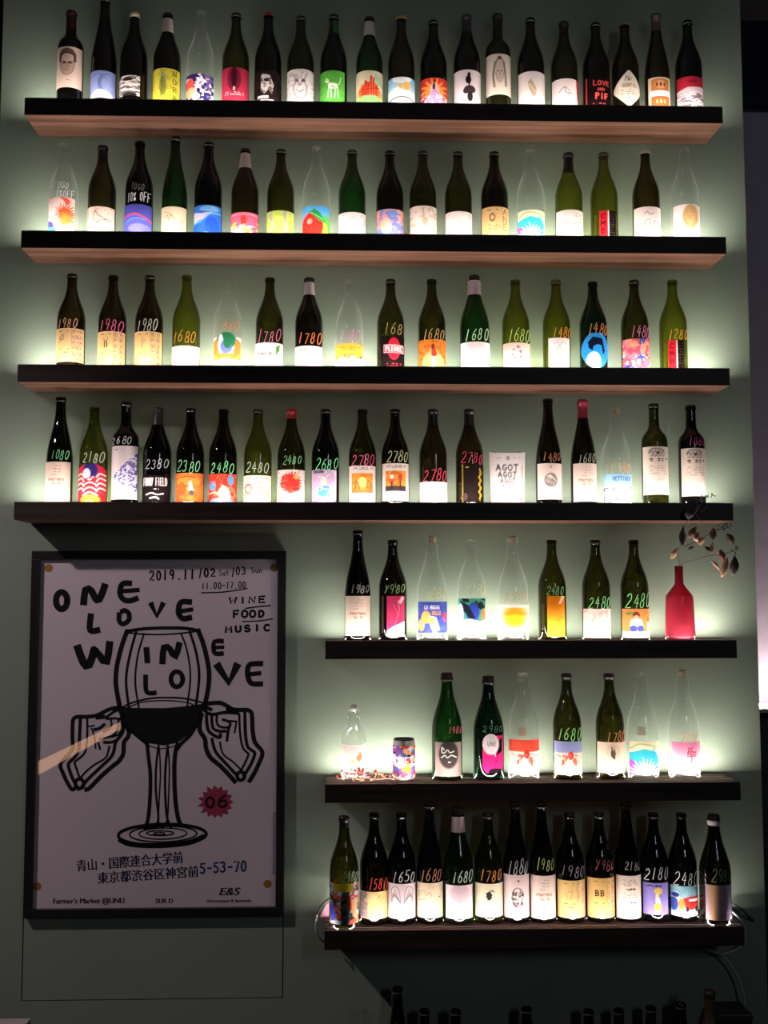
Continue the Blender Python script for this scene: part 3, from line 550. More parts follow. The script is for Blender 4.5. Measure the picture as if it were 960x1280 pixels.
bottle(2, 573, 191, 'burg', 'O', 'olive bottle with pale label arched by small lettering', (264,296), lambda p: p.b('#dccfcb').c([(-.8,.85),(-.3,.70),(.3,.70),(.8,.82)],.05,'#7a6c68').l(-.5,.6,.4,.6,3,'#a8988f').n(4,.6,'#b8aca6',3,.5))
bottle(2, 618.3, 191, 'burg', 'K', 'brown bottle with kraft tan label and vertical letters', (258,296), lambda p: p.b('#d8b078').r(.42,0,.46,1,'#b08c58').e(-.3,.35,.22,.14,'#7a5c38').e(-.3,.35,.13,.08,'#d8b078').l(-.7,.2,.1,.1,1,'#6a4c30').l(-.6,.3,.6,.75,4,'#8a6840').t('A',.5,.25,.2,.36,'#7a5c38',.04).t('N',.5,.50,.2,.36,'#7a5c38',.04).t('E',.5,.75,.2,.36,'#7a5c38',.04))
burst_teal = lambda p: p.b('#e6d8b8').p([(-1,.35),(-.2,.22),(.6,.30),(.9,.5),(.85,.85),(.2,1),(-1,1)],'#3ab0c0').bu(.35,.50,.25,.75,22,'#38a8bc',3).c([(-.95,.22),(-.5,.08),(.3,.12),(.9,.2)],.06,'#a8b878').p([(-1,.55),(-.7,.62),(-.75,1),(-1,1)],'#a850b8').bu(-.1,1.02,.45,1.15,26,'#f4f8f8',5).e(-.1,1.0,.55,.2,'#f4f8f8')
bottle(2, 663.4, 189, 'burg', 'C', 'clear bottle with teal starburst on cream, second shelf', (262,297), burst_teal)
bottle(2, 711.4, 192, 'burg', 'G', 'light olive bottle, black screwcap, faint spread wings on white label', (262,297), lambda p: p.b('#e6d8d6').c([(-.8,.55),(-.3,.42),(.1,.5),(.7,.42)],.05,'#7a6c68',.8).c([(-.4,.5),(0,.65),(.6,.5)],.04,'#8a7c78',.8).l(.2,.8,.15,.22,2,'#8a7c78'), cap=('dk', .052))
def a_redbk(p):
    p.b('#16100f').r(-1,0,.0,1,'#c82430').t('C',-.85,.28,.16,.5,'#3a0c10',.08).t('M',-.85,.54,.16,.5,'#3a0c10',.08).t('B',-.85,.80,.16,.5,'#3a0c10',.08).r(-.06,0,.10,1,'#d8ccc8').l(.2,.9,.1,.9,9,'#4a4040')
bottle(2, 755.6, 192, 'burg', 'G', 'light olive bottle with narrow red-and-black label, second shelf', (263,297,-.55,.66), a_redbk)
bottle(2, 808, 189, 'burg', 'W', 'white-topped bottle with pen sketch of village houses', (258,297), lambda p: p.b('#ead6d2').c([(-.4,.22),(-.2,.16),(0,.24),(.3,.2)],.035,'#6a5450').c([(-.8,.65),(-.4,.6),(-.35,.45),(0,.42),(0,.6),(.3,.6),(.3,.45),(.6,.5),(.8,.62)],.035,'#8a746e').n(8,.6,'#a88c86',6,.6,m=(p.Y>.5)&(p.Y<.72)), cap=('white', .012))
bottle(2, 857, 186, 'burg', 'C', 'clear bottle with a sandy round blot on white label', (255,297), lambda p: p.b('#ecdcd8').e(.1,.36,.62,.36,'#c89c68').n(4,.55,'#d8b488',3,.5,m=(((p.X-.1)/.6)**2+((p.Y-.36)/.34)**2<1)))
# third shelf
bottle(3, 88.5, 343, 'burg', 'W', 'first of three cream-labelled bottles, pale pink 1980', (410,452), grid_label('#e2bc84','leaf',True), ('1980', 398,409,'#d8a090',-.75,.65))
bottle(3, 140, 345, 'burg', 'W', 'bottle with cream label and black wasp, bright pink 1980', (414,457), grid_label('#e6bc80','wasp'), ('1980', 400,413,'#e06a9c',-.75,.95))
bottle(3, 186, 345, 'burg', 'W', 'bottle with cream grid label and white 1980', (414,457), grid_label('#e6bc80','vine'), ('1980', 399,413,'#e0dcd8',-.75,.75))
bottle(3, 232.5, 345, 'burg', 'G', 'light olive bottle with orange 1680 above a blush white label', (432,460), pale('#ecd8d8','#c8a8a8',3), ('1680', 413,427,'#d88c50',-.9,.85))
def a_bowl(p):
    p.b('#f0ecec').e(0,.22,.72,.26,'#2c7a50').e(-.15,.42,.55,.2,'#7a80c0').e(-.4,.35,.2,.3,'#e8e8f0').p([(-1,.25),(-.7,.15),(-.5,.6),(.5,.6),(.7,.15),(1,.25),(1,.75),(-1,.75)],'#e88038').e(0,.40,.45,.2,'#6a74b8').e(.1,.28,.3,.18,'#2c7a50').c([(-1,.6),(-.4,.8),(.4,.8),(1,.6)],.1,'#f0a850').e(0,.95,.8,.2,'#f4e8a0').n(4,.55,'#f0b060',7,.7,m=(p.Y>.7))
    p.cut((p.Y > .12) | (np.abs(p.X) < .75*np.sqrt(np.clip(1-((p.Y-.22)/.23)**2, 0, 1))))
bottle(3, 284.5, 347, 'burg', 'C', 'clear bottle with green disc and orange waves, orange 1880', (415,460), a_bowl, ('1880', 400,412,'#d88850',-.65,.9))
bottle(3, 336.7, 348, 'burg', 'O', 'olive bottle with white label, green leaf, pink 1780', (428,461), lambda p: p.b('#e8e0de').t('DOMAINE',-.8,.5,.12,.13,'#4a4440',.03).l(-.7,.3,.6,.68,2,'#6a6460').p([(.5,.5),(.55,.15),(.8,.05),(.8,.3)],'#6a9850').s([(.5,.7),(.7,.15)],.03,'#4a7838'), ('1780', 412,427,'#d070a0',-.85,.9))
bottle(3, 386, 348, 'burg', 'K', 'white-banded dark bottle with grey swirl label and large orange 1780', (432,461), lambda p: p.b('#e6dcd8').c([(-.6,.15),(-.2,.2),(0,.4),(.4,.45),(.7,.7)],.10,'#8a8884',.7).c([(-.3,.15),(.2,.25),(.5,.5)],.06,'#a8a4a0',.7), ('1780', 414,428,'#e88048',-.75,.98), cap=('dk', .012), band=(354,370,'#d8ccd0'))
bottle(3, 436.7, 351, 'burg', 'C', 'clear bottle with yellow label of tiny walking figures, lilac pink 1780', (429,461), lambda p: p.b('#e8a840').l(-.8,.8,.15,.15,1,'#a87020',1).t('VINO',-.5,.28,.12,.2,'#b87828',.03).p([(-1,.62),(-.6,.5),(-.2,.62),(.2,.48),(.6,.6),(1,.5),(1,1),(-1,1)],'#f4ecd0').n(6,.52,'#5a4438',3,.9,m=(p.Y>.45)&(p.Y<.75)).n(7,.62,'#c84830',8,.9,m=(p.Y>.5)&(p.Y<.8)), ('1780', 412,427,'#d080a8',-.75,.8))
def a_pleure(p):
    p.b('#1c1616').e(.1,.38,.52,.34,'#d8283c').r(-.75,.26,.92,.52,'#e8a8a8').r(-.70,.29,.87,.49,'#d83848').t('PLEURE',-.58,.46,.14,.17,'#f4e8e8',.05,.235).l(-.5,.7,.85,.92,2,'#c83848',1)
bottle(3, 488.3, 350, 'burg', 'O', 'bottle with black label bearing a red disc and lettering', (420,461,-.75,.97), a_pleure, ('168', 403,417,'#b89870',-.55,.95))
bottle(3, 540, 350, 'burg', 'O', 'olive bottle with orange label, red rooster on green hill', (424,461), lambda p: p.b('#d87830').n(7,.55,'#a85020',3,.7).p([(-1,1),(-.7,.6),(-.2,.35),(.2,.35),(.8,.62),(1,1)],'#8a9868').p([(-.12,.35),(.15,.3),(.3,.5),(.1,.62),(-.1,.55)],'#c83828').e(0,.25,.14,.10,'#6a3830').s([(0,.6),(.02,.9)],.07,'#e8e4e0').s([(.15,.6),(.2,.85)],.05,'#e8e4e0'), ('1680', 411,424,'#c09870',-.75,.85))
bottle(3, 593.5, 345, 'champ', 'E', 'broad green bottle, white neck band, blank blush label, pale 1680', (427,462), lambda p: p.b('#ecdade').e(0,.1,.6,.25,'#dcc4c8').l(-.3,.3,.42,.42,1,'#c8a8b0'), ('1680', 410,425,'#c8dcc0',-.75,.9), cap=('dk', .012), band=(352,370,'#cfb9c0'))
bottle(3, 645, 351, 'burg', 'G', 'light olive bottle with pink label of scattered red berries', (428,461), lambda p: p.g('#dcb0ac','#ecdcd4').n(6,.5,'#a83850',7,.9,m=((p.X/.42)**2+((p.Y-.42)/.34)**2<1)).n(8,.58,'#f0e0d8',2,.8,m=((p.X/.5)**2+((p.Y-.42)/.4)**2<1)), ('1680', 411,426,'#a8c878',-.72,.97))
bottle(3, 696, 351, 'burg', 'G', 'light olive bottle with narrow white label, orange 1480', (422,461,-.72,.80), lambda p: p.b('#ecdcdc').c([(-.5,.2),(-.2,.12),(0,.25),(.3,.12),(.6,.2)],.05,'#b08c90',.8).e(-.1,.38,.22,.1,'#b08c90',.7).e(-.1,.38,.14,.06,'#ecdcdc').c([(-.2,.5),(-.1,.56),(0,.5)],.04,'#b08c90'), ('1480', 409,421,'#e08c40',-.45,.98))
def a_blue(p):
    p.b('#2a88d8').p([(-.6,.25),(-.25,.1),(.45,.15),(.65,.5),(.5,.62),(.4,.35),(.1,.32),(-.2,.36),(-.3,.5),(-.55,.42)],'#12182a').e(-.2,.82,.52,.28,'#f4f8fa').bu(-.2,.82,.4,.56,14,'#f4f8fa',2)
    p.cut(((p.X)**2+((p.Y-.48)/.54)**2) < 1.0)
bottle(3, 742, 353, 'burg', 'T', 'teal bottle with round blue label, black curl and white disc', (416,460,-.97,.96), a_blue, ('1480', 404,417,'#d88a50',-.65,.98))
bottle(3, 794, 351, 'burg', 'O', 'dark olive bottle with crowded red, blue and pink collage label', (423,461), lambda p: p.b('#d05060').n(2.5,.5,'#3a58b0',3).n(3.4,.56,'#e87888',12).n(4,.6,'#e8a070',25,m=(p.Y<.5)).n(5,.6,'#f0e0d0',31,m=(p.Y>.5)).e(.3,.35,.2,.2,'#e89088'), ('1480', 408,422,'#d878a8',-.55,.97))
bottle(3, 842, 351, 'burg', 'G', 'light olive bottle with narrow red-and-black label, orange 1280', (425,461,-.62,.50), a_redbk, ('1280', 412,424,'#d88c48',-.68,.90))
# fourth shelf
bottle(4, 74, 497, 'rhine', 'B', 'tall black flute bottle with green 1080, leftmost on the fourth shelf', (577,628,-.95,.93), lines_label(), ('1080', 563,574,'#80c890',-.4,.85))
def a_waves(p):
    p.b('#c83040').e(0,.16,.52,.22,'#38307a').e(-.25,.25,.28,.14,'#d8dcec').c([(-.3,.2),(-.1,.4),(.2,.35)],.1,'#d8dcec')
    for i, y in enumerate((.30,.42,.55,.68)): p.c([(-1,y),(-.65,y-.05),(-.45,y+.04)],.06,'#f0e0dc').c([(1,y),(.65,y-.05),(.45,y+.04)],.06,'#f0e0dc').c([(-.5,y+.14),(0,y+.06),(.5,y+.14)],.06,'#f0e0dc' if i > 0 else '#c83040')
    p.e(0,.95,.7,.14,'#e8a838').e(0,1.0,.3,.08,'#f0d878').cut((p.Y > .18) | (p.X**2+((p.Y-.18)/.20)**2 < 1))
bottle(4, 116.5, 509, 'burg', 'G', 'light olive bottle with arched red-white wave label and blue top', (580,628), a_waves, ('2180', 566,578,'#c8d0c0',-.6,.95))
def a_tri(p):
    p.b('#e6d6d8').p([(1,.08),(-.6,.55),(-.9,.62),(-.2,.72),(1,.92)],'#e8e0f0').n(9,.44,'#5a4a98',5,.9,m=p.inside([(1,.12),(-.9,.60),(1,.86)])).l(-.8,0,.07,.07,1,'#7a6a70').p([(-1,.66),(.2,.76),(1,.92),(1,1),(-1,1)],'#f0e6e6')
bottle(4, 156.5, 503, 'bord', 'B', 'black bordeaux bottle with violet triangle on cream label, white 2680', (557,624), a_tri, ('2680', 546,555,'#d8d8d4',-.95,.7))
bottle(4, 196, 510, 'burg', 'B', 'black bottle with black label lettered FUNNY FIELD, grey 2380', (594,628), lambda p: p.b('#1c1517').t('FUNNY FIELD',-.84,.38,.28,.12,'#e8dcdc',.04,.155).l(-.3,.3,.52,.52,1,'#e0d4d4',1).c([(-.6,.72),(-.2,.66),(.2,.72),(.6,.68)],.05,'#e8dcdc').c([(-.3,.85),(.1,.82),(.3,.88)],.06,'#f0e8e8'), ('2380', 574,585,'#b8b8b4',-.7,.95), cap=('grey', .05))
bottle(4, 237.5, 511, 'burg', 'K', 'dark bottle with orange label and white bird, green 2380', (591,627), lambda p: p.b('#d87030').e(0,.3,.8,.3,'#e89040').e(-.45,.55,.3,.22,'#c85828').p([(0,.35),(.2,.25),(.4,.6),(.3,.8),(.1,.75)],'#e8e8ec').e(.25,.7,.2,.1,'#4a4848').c([(-.9,.2),(-.2,.12),(.5,.15)],.06,'#c04c28').n(4,.6,'#b84828',8,.6), ('2380', 577,590,'#90e0a0',-.85,.85))
bottle(4, 278.5, 512, 'burg', 'K', 'dark bottle with scarlet label and blue spots, green 2480', (592,628), lambda p: p.b('#d8402c').e(.65,.22,.2,.18,'#60a0d0').e(-.65,.42,.25,.16,'#4a88c0').p([(-.2,.6),(.1,.4),(.5,.5),(.7,.85),(-.1,.9)],'#f4ece8').e(0,1,.9,.15,'#88a8d8').n(4,.6,'#f08060',5,.7).c([(-.9,.7),(-.4,.65),(-.1,.8)],.05,'#f0b8a8'), ('2480', 578,591,'#88e898',-.8,.9))
bottle(4, 322, 512, 'burg', 'G', 'light olive bottle with pink line of animals, white 2480', (594,628,-.97,.97), lambda p: p.b('#ecd6d0').l(-.8,.9,.1,.24,2,'#8a7470').e(-.6,.5,.3,.2,'#d86858').e(-.6,.5,.2,.12,'#ecd0c0').c([(-.2,.6),(.2,.45),(.5,.6),(.3,.8)],.07,'#d88868').n(5,.6,'#c88878',4,.7,m=(p.Y>.4)&(p.Y<.85)), ('2480', 578,590,'#d0d8c8',-.8,.9))
bottle(4, 364, 512, 'burg', 'O', 'red-topped olive bottle with scarlet flower on white', (587,628), lambda p: p.b('#ead8d4').e(0,.40,.45,.26,'#d8342c').e(-.35,.28,.3,.14,'#e04030').e(.35,.30,.32,.15,'#d03028').e(-.5,.45,.25,.12,'#e04838').e(.4,.52,.3,.14,'#d83830').e(0,.6,.3,.12,'#e85040').bu(0,.4,.6,.85,22,'#d8342c',3).bu(.45,.2,.1,.3,7,'#e8b070',2).n(5,.62,'#f07868',4,.6), ('2480', 570,580,'#80c088',-.6,.8), cap=('red', .028))
bottle(4, 406.7, 512, 'burg', 'B', 'black bottle with lilac label, figure in a blue skirt, green 2680', (587,628,-.95,.78), lambda p: p.b('#c0a0c0').r(-.85,.02,.0,.10,'#3a2c38',.8).r(-1,0,-.84,1,'#d8b8c8').r(.84,0,1,1,'#d8b8c8').e(.0,.32,.22,.10,'#e8dccc').e(0,.42,.28,.14,'#d8c8b8').p([(-.4,.5),(.4,.5),(.55,.82),(.2,.80),(0,.84),(-.3,.80),(-.55,.84)],'#4a8cc8').s([(-.2,.82),(-.2,.94)],.05,'#d0a890').s([(.2,.82),(.2,.94)],.05,'#d0a890').n(7,.62,'#e8d8e0',4,.6), ('2680', 573,586,'#80e8a0',-.7,.97))
def frame_pic(seed, dark=False):
    def f(p):
        p.b('#ead8d0').l(-.7,.8,.06,.10,2,'#6a5c58')
        m = (np.abs(p.X) < .78) & (p.Y > .20) & (p.Y < .74)
        p.set(m, '#e0903c').n(4,.55,'#c86828',seed,.8,m=m)
        if dark: p.set(m & (p.Y > .60), '#3a3434').e(-.3,.42,.2,.12,'#d85040').e(-.3,.36,.15,.06,'#f0dcd0').e(.35,.38,.17,.10,'#c84838').s([(-.3,.5),(-.3,.68)],.08,'#2c2828').s([(.35,.48),(.35,.68)],.07,'#2c2828')
        else: p.e(0,.45,.35,.14,'#f0d880').c([(-.5,.6),(-.5,.42),(-.3,.5),(-.2,.7)],.07,'#8a5a30').c([(.3,.68),(.4,.42),(.6,.5),(.55,.68)],.07,'#9a6838').r(-.78,.66,.78,.74,'#a87040')
    return f
bottle(4, 453, 512, 'burg', 'O', 'dark bottle with framed golden picture on white, magenta 2780', (582,628,-.95,.92), frame_pic(3), ('2780', 569,582,'#e05888',-.8,.9))
bottle(4, 494, 512, 'burg', 'K', 'dark bottle with picture of two round red figures, pale yellow 2780', (579,626,-.93,.93), frame_pic(9, True), ('2780', 564,577,'#d8d8a0',-.65,.98))
bottle(4, 541.5, 512, 'burg', 'W', 'brown olive bottle with short white label, crimson 2780', (602,628), lambda p: p.b('#ecdcd4').n(3,.6,'#d8a888',4,.6).c([(-.7,.5),(-.4,.3),(-.2,.5)],.05,'#c89070',.7), ('2780', 587,601,'#e04868',-.75,.98), cap=('dk', .05))
bottle(4, 587, 512, 'burg', 'W', 'bottle with narrow black label and yellow vertical script, crimson 2780', (580,628,-.66,.95), lambda p: p.b('#241b1a').s([(-.95,.02),(-.9,.02),(-.9,1)],.06,'#a89040').l(-.8,-.3,.08,.08,1,'#c8b050',1).c([(.55,.9),(.75,.8),(.5,.72),(.75,.62),(.5,.52),(.75,.42),(.5,.34),(.75,.24),(.6,.12)],.06,'#c8a828').s([(.62,.1),(.62,.95)],.03,'#c8a828').e(-.7,.85,.2,.1,'#4a3838'), ('2780', 566,579,'#e04868',-.7,.98), cap=('dk', .05))
# the printed card between the bottles
def card():
    y = -.075; a = at(612, 627, y); b = at(657.5, 627, y); zt_ = at(634, 567, y)[2]-SHZ[4]
    root = empty('printed_card', ((a[0]+b[0])/2, y, SHZ[4]+.0005), 'white printed card reading AGOT in four fading lines, between bottles', 'card')
    hw = (b[0]-a[0])/2; nx, nz = 42, 60; V = []; F = []
    def art(p):
        p.b('#ece2e0').t('AGOT',-.66,.34,.11,.25,'#26222a',.05,.33).t('AGOT',-.56,.47,.10,.21,'#302c34',.045,.28).t('AGOT',-.44,.585,.085,.17,'#4a4650',.035,.225).t('AGOT',-.34,.68,.07,.13,'#8a868c',.03,.18)
        p.l(-.8,-.6,.3,.3,1,'#5a565c').l(-.7,-.4,.10,.10,1,'#8a8488').l(.3,.7,.10,.10,1,'#8a8488').e(0,.1,.1,.04,'#a8a0a0').r(.80,.25,.88,.72,'#c8a8a0',.7).l(-.1,.15,.88,.88,1,'#8a8488').l(.75,.9,.82,.95,5,'#c88060')
    X, Zg = np.meshgrid(np.linspace(-1, 1, nx), np.linspace(1, 0, nz)); P = Paint(X, 1-Zg, zt_/hw); art(P)
    wv = (.90+.10*Zg)
    for side in (0, 1):
        for j in range(nz):
            for i in range(nx):
                x = X[j, i]; V.append((x*hw*wv[j, i], -.010*(1-x*x)*1.6+.004+side*.0006, Zg[j, i]*zt_+.004*(x*x)*Zg[j, i]))
    N_ = nx*nz; q = np.arange(N_).reshape(nz, nx)
    for j in range(nz-1):
        for i in range(nx-1):
            F.append((q[j+1, i], q[j+1, i+1], q[j, i+1], q[j, i])); F.append((N_+q[j+1, i], N_+q[j, i], N_+q[j, i+1], N_+q[j+1, i+1]))
    o = mesh('card_sheet', V, [tuple(int(k) for k in f) for f in F], paper(), root, smooth=True)
    ca = o.data.color_attributes.new('ink', 'FLOAT_COLOR', 'POINT'); cc = np.concatenate([np.clip(P.C, 0, .92).reshape(-1, 3), np.ones((N_, 1))], 1)
    ca.data.foreach_set('color', np.concatenate([cc, cc]).astype(np.float32).ravel())
    boxes('card_stand', [(-hw*.8, .010, 0, hw*.8, .022, .010), (-hw*.8, .010, .010, -hw*.6, .012, zt_+.006), (hw*.6, .010, .010, hw*.8, .012, zt_+.006)], plain('dark_stand', (.03,.03,.03), .5), root)
card()
def a_shell(p):
    p.b('#e8d2c8').e(0,.10,.06,.03,'#c83c3c').e(0,.46,.52,.20,'#9a8c86').e(-.15,.42,.3,.13,'#d0c2ba').e(.2,.5,.25,.11,'#b8aaa4')
    for k in range(6): p.c([(-.45+k*.12,.36+k*.02),(-.3+k*.12,.5),(-.35+k*.14,.6)],.025,'#5a504c')
    p.c([(-.5,.46),(-.2,.3),(.3,.34),(.5,.5),(.2,.64),(-.3,.6)],.03,'#5a504c',closed=True)
bottle(4, 686, 499, 'rhine', 'K', 'tall brown flute bottle with grey seashell on cream label', (579,624,-.93,.93), a_shell, ('1480', 566,576,'#c88860',-.65,.9))
bottle(4, 729.7, 500, 'rhine', 'K', 'tall flute bottle with wine-red capsule and plain text label', (579,627,-.90,.90), lines_label('#e4d0c4','#b08468'), ('1680', 567,578,'#b0b8a0',-.6,.8), cap=('wine', .055))
def a_lblue(p):
    p.g('#88b4dc','#a8c8e4',0,.6).t('VETTIGER',-.5,.25,.14,.13,'#4a5c80',.03,.17).r(-1,.55,1,1,'#ecf0f2').n(4,.5,'#f4f6f8',3,m=(p.Y>.5)).n(5,.62,'#b04058',8,m=(p.Y>.45)&(p.Y<.8)&(p.X>.2)).n(5,.64,'#4a5080',12,m=(p.Y>.5)&(p.X<.1)).e(.1,.6,.1,.05,'#e8c060')
bottle(4, 770.6, 513, 'champ', 'C', 'clear bottle with sky blue label over white rooftops', (592,626,-.93,.93), a_lblue, ('1780', 579,591,'#d89060',-.75,.85), extra=cork)
def a_sheep(p):
    p.b('#e8d6c8').e(-.1,.10,.6,.11,'#d8c8bc').c([(-.7,.12),(-.5,.05),(-.2,.04),(.2,.05),(.5,.08)],.04,'#4a3c38')
    for x in (-.5,-.2,.1,.4): p.c([(x-.12,.14),(x,.08),(x+.1,.15),(x,.2),(x-.1,.19)],.03,'#5a4c46')
    p.e(0,.13,.1,.03,'#3a2e2a').l(-.75,.75,.26,.26,1,'#5a4840',1).l(-.6,.6,.29,.29,1,'#8a746a',1).l(-.7,.7,.40,.56,4,'#c0a898').l(-.4,.4,.66,.70,2,'#d0b8a8')
bottle(4, 818.6, 505, 'bord', 'O', 'olive bordeaux bottle with line-drawn sheep label and no price', (558,618,-.97,.97), a_sheep)
bottle(4, 865, 507, 'bord', 'B', 'black bordeaux bottle with sheep drawing and pink 1080', (560,620,-.93,.95), a_sheep, ('1080', 546,557,'#c85890',-.5,.9))
# fifth shelf
bottle(5, 447.2, 663, 'rhine', 'B', 'tall black flute bottle, cream text label, leftmost on the fifth shelf', (745,795,-.93,.95), lines_label(), ('1980', 731,741,'#b8b8b0',-.55,.95))
bottle(5, 491, 675, 'burg', 'K', 'brown bottle with narrow raspberry label, green 1980', (745,796,-.45,.78), lambda p: p.b('#d03c68').p([(.3,.15),(.7,.0),(1,.05),(.6,.2)],'#ecc8d0').c([(-.3,.2),(.2,.45),(-.1,.7)],.03,'#e888a0').p([(-1,.85),(-.3,.75),(1,.62),(1,1),(-1,1)],'#f4e6ea').c([(.2,.1),(.4,.3),(.3,.5)],.03,'#f0a8b8'), ('Y980', 731,741,'#90b078',-.65,.9))
bottle(5, 540, 673, 'champ', 'C', 'clear corked bottle with indigo label and golden figure, yellow 1980', (752,791,-.92,.96), lambda p: p.b('#4450a0').t('LA MAGIA',-.6,.24,.11,.1,'#e8e8f0',.03,.13).t('DELLE',-.1,.42,.11,.1,'#e0a060',.03,.13).e(-.5,.5,.3,.2,'#e8b040').p([(-.3,.45),(.2,.5),(.45,.9),(0,1),(-.2,.8)],'#f0ead8').e(-.15,.62,.2,.12,'#e8b858').e(.8,.5,.15,.16,'#c84050').e(-.8,.75,.2,.2,'#e0a038').n(5,.62,'#5a68b8',4,.5), ('1980', 737,748,'#c0b878',-.55,.95), extra=cork)
bottle(5, 589.4, 675, 'burg', 'C', 'clear bottle with green, blue and black abstract landscape label', (748,792,-.97,.93), lambda p: p.b('#4a9078').n(2,.5,'#202830',4,m=(p.Y<.4)).e(0,.40,.5,.26,'#3448a8').p([(-.9,.05),(-.3,.2),(.2,.55),(-.2,.6),(-.7,.3)],'#1c2430').e(-.85,.45,.2,.3,'#b8c8e8').e(.85,.5,.2,.2,'#c87040').p([(-1,.62),(-.2,.58),(.5,.66),(1,.6),(1,1),(-1,1)],'#c8e0e4').n(2.5,.55,'#f4f8f8',8,m=(p.Y>.62)).n(3,.6,'#78a880',15,m=(p.Y>.7)), ('2180', 731,745,'#c8c890',-.4,.95))
bottle(5, 641.3, 673, 'champ', 'C', 'clear corked bottle with glowing orange-yellow label', (756,790,-.98,.98), lambda p: p.b('#f0e0d0').set(np.clip(1.25-((p.X/.98)**2+((p.Y-.42)/.55)**2)*1.0,0,1)*(p.Y>.10),'#e8a020').r(-.7,.26,.9,.38,'#d88820',.5).e(0,.6,.7,.25,'#f0c828',.5), ('2380', 741,752,'#c8a078',-.75,.95), extra=cork)
bottle(5, 690.6, 675, 'burg', 'O', 'dark olive bottle with narrow orange label, faint green 2480', (745,796,-.52,.75), lambda p: p.g('#d87818','#f0b838',.2,.7).p([(.2,.2),(.6,.0),(.95,.0),(.5,.2)],'#f0c8a0').c([(.0,.62),(.4,.56),(.7,.5)],.06,'#b87030',.8).c([(.1,.68),(.5,.64)],.05,'#b87030',.8), ('2480', 733,743,'#78b078',-.6,.7))
bottle(5, 745.6, 675, 'burg', 'O', 'dark olive bottle with speckled white label, green 2480, fifth shelf', (761,799,-.97,.97), lambda p: p.b('#ecd4cc').n(5,.54,'#d8a898',4,.6,m=(p.Y<.6)).n(7,.6,'#b88c80',8,.5), ('2480', 746,760,'#90e0a0',-.72,.92))
bottle(5, 793.8, 675, 'burg', 'O', 'bottle with orange label of a seated man in blue, green 2480', (761,799,-.97,.97), lambda p: p.b('#e09050').n(3,.58,'#6a9048',4,.9,m=(p.Y<.25)).e(-.15,.22,.25,.12,'#8a3028').e(-.15,.32,.2,.1,'#e8b898').p([(-.5,.35),(.2,.35),(.35,.6),(-.6,.6)],'#f0e8e0').e(-.35,.68,.25,.12,'#3c5090').e(.15,.68,.25,.12,'#3c5090').r(.72,.3,.82,.7,'#8a4428').r(.68,.45,.86,.75,'#e8d8c8').r(-1,.78,1,1,'#f4ece8'), ('2480', 743,760,'#90e8a0',-.85,.97))
# sixth shelf
bottle(6, 559, 841, 'champ', 'E', 'broad dark green champagne bottle with smoky brown script label', (928,971,-.82,.85), lambda p: p.b('#a08c88').e(0,.35,.75,.42,'#2c2624',.9).c([(-.35,.22),(-.5,.15),(-.5,.3),(-.3,.3),(-.1,.22),(.1,.3),(.4,.26)],.045,'#f0ecec').c([(-.55,.45),(-.3,.38),(-.1,.45),(.2,.38),(.6,.44)],.045,'#f0ecec').l(-.15,.15,.58,.58,1,'#f0ecec',1), ('1980', 909,917,'#d05878',.0,.98), cap=('dk', .022))
def a_cat(p):
    p.b('#e02870').cut(((p.X < 1)&(p.X > -.75)&(p.Y > .1)&(p.Y < .98)&(((p.X-.1)/1.0)**2+((p.Y-.62)/.42)**2 < 1)) | ((p.X > .35)&(p.X < .98)&(p.Y > .05)&(p.Y < .6)) | (((p.X+.08)/.68)**2+((p.Y-.26)/.26)**2 < 1))
    p.p([(.55,.18),(.85,.12),(.85,.45),(.4,.55)],'#101c14').e(-.08,.26,.66,.255,'#e8dcdc').p([(.1,.46),(.3,.44),(.3,.58)],'#e8dcdc').t('UNE',-.35,.31,.11,.2,'#5a5054',.03,.26).e(.35,.70,.14,.02,'#8a1440').e(.3,.95,.6,.1,'#1c1820')
bottle(6, 611, 845, 'champ', 'T', 'green champagne bottle with hot pink cat and speech bubble', (917,968,-.72,.88), a_cat, ('2980', 908,915,'#608870',-.5,.9), cap=('dk', .022))
fish = lambda top, c2: (lambda p: p.b(c2).r(-1,0,1,.34,top).c([(-.9,.4),(-.4,.5),(.2,.4),(.9,.5)],.03,'#5a4c48').c([(-.8,.6),(-.3,.7),(.4,.6),(.9,.7)],.03,'#7a6c64').e(.05,.42,.2,.13,'#c83020').p([(-.1,.45),(-.5,.4),(-.6,.75),(-.3,.6)],'#e0503c').p([(.1,.5),(.5,.5),(.5,.85),(.2,.65)],'#e0604c').n(5,.6,'#f0c8b8',4,.7,m=(p.Y>.35)))
def small_paper(root, prof, R, H, Z):
    h1, h0 = H*.475, H*.395
    V = [(-R*.25-.0, .012, h0), (R*.22, .008, h0), (R*.22, .008, h1), (-R*.25, .012, h1)]
    V2 = [(a, b+.0006, c) for a, b, c in V]
    mesh('inner_paper', V+V2, [(0,1,2,3), (7,6,5,4), (0,4,5,1), (1,5,6,2), (2,6,7,3), (3,7,4,0)], paper('kraft_paper', .5, False, hx('#f0e6d4')), root)
bottle(6, 654.5, 841, 'champ', 'C', 'clear bottle with coral band and red fish, white paper showing inside', (925,968,-.97,.97), fish('#e0503c','#e0c8bc'), extra=small_paper)
bottle(6, 709.4, 842, 'burg', 'O', 'olive bottle with red fish under blue-grey band, green 1680', (927,969,-.97,.97), fish('#8890b8','#c0b8a8'), ('1680', 911,926,'#88d088',-.85,.92), cap=('dk', .02))
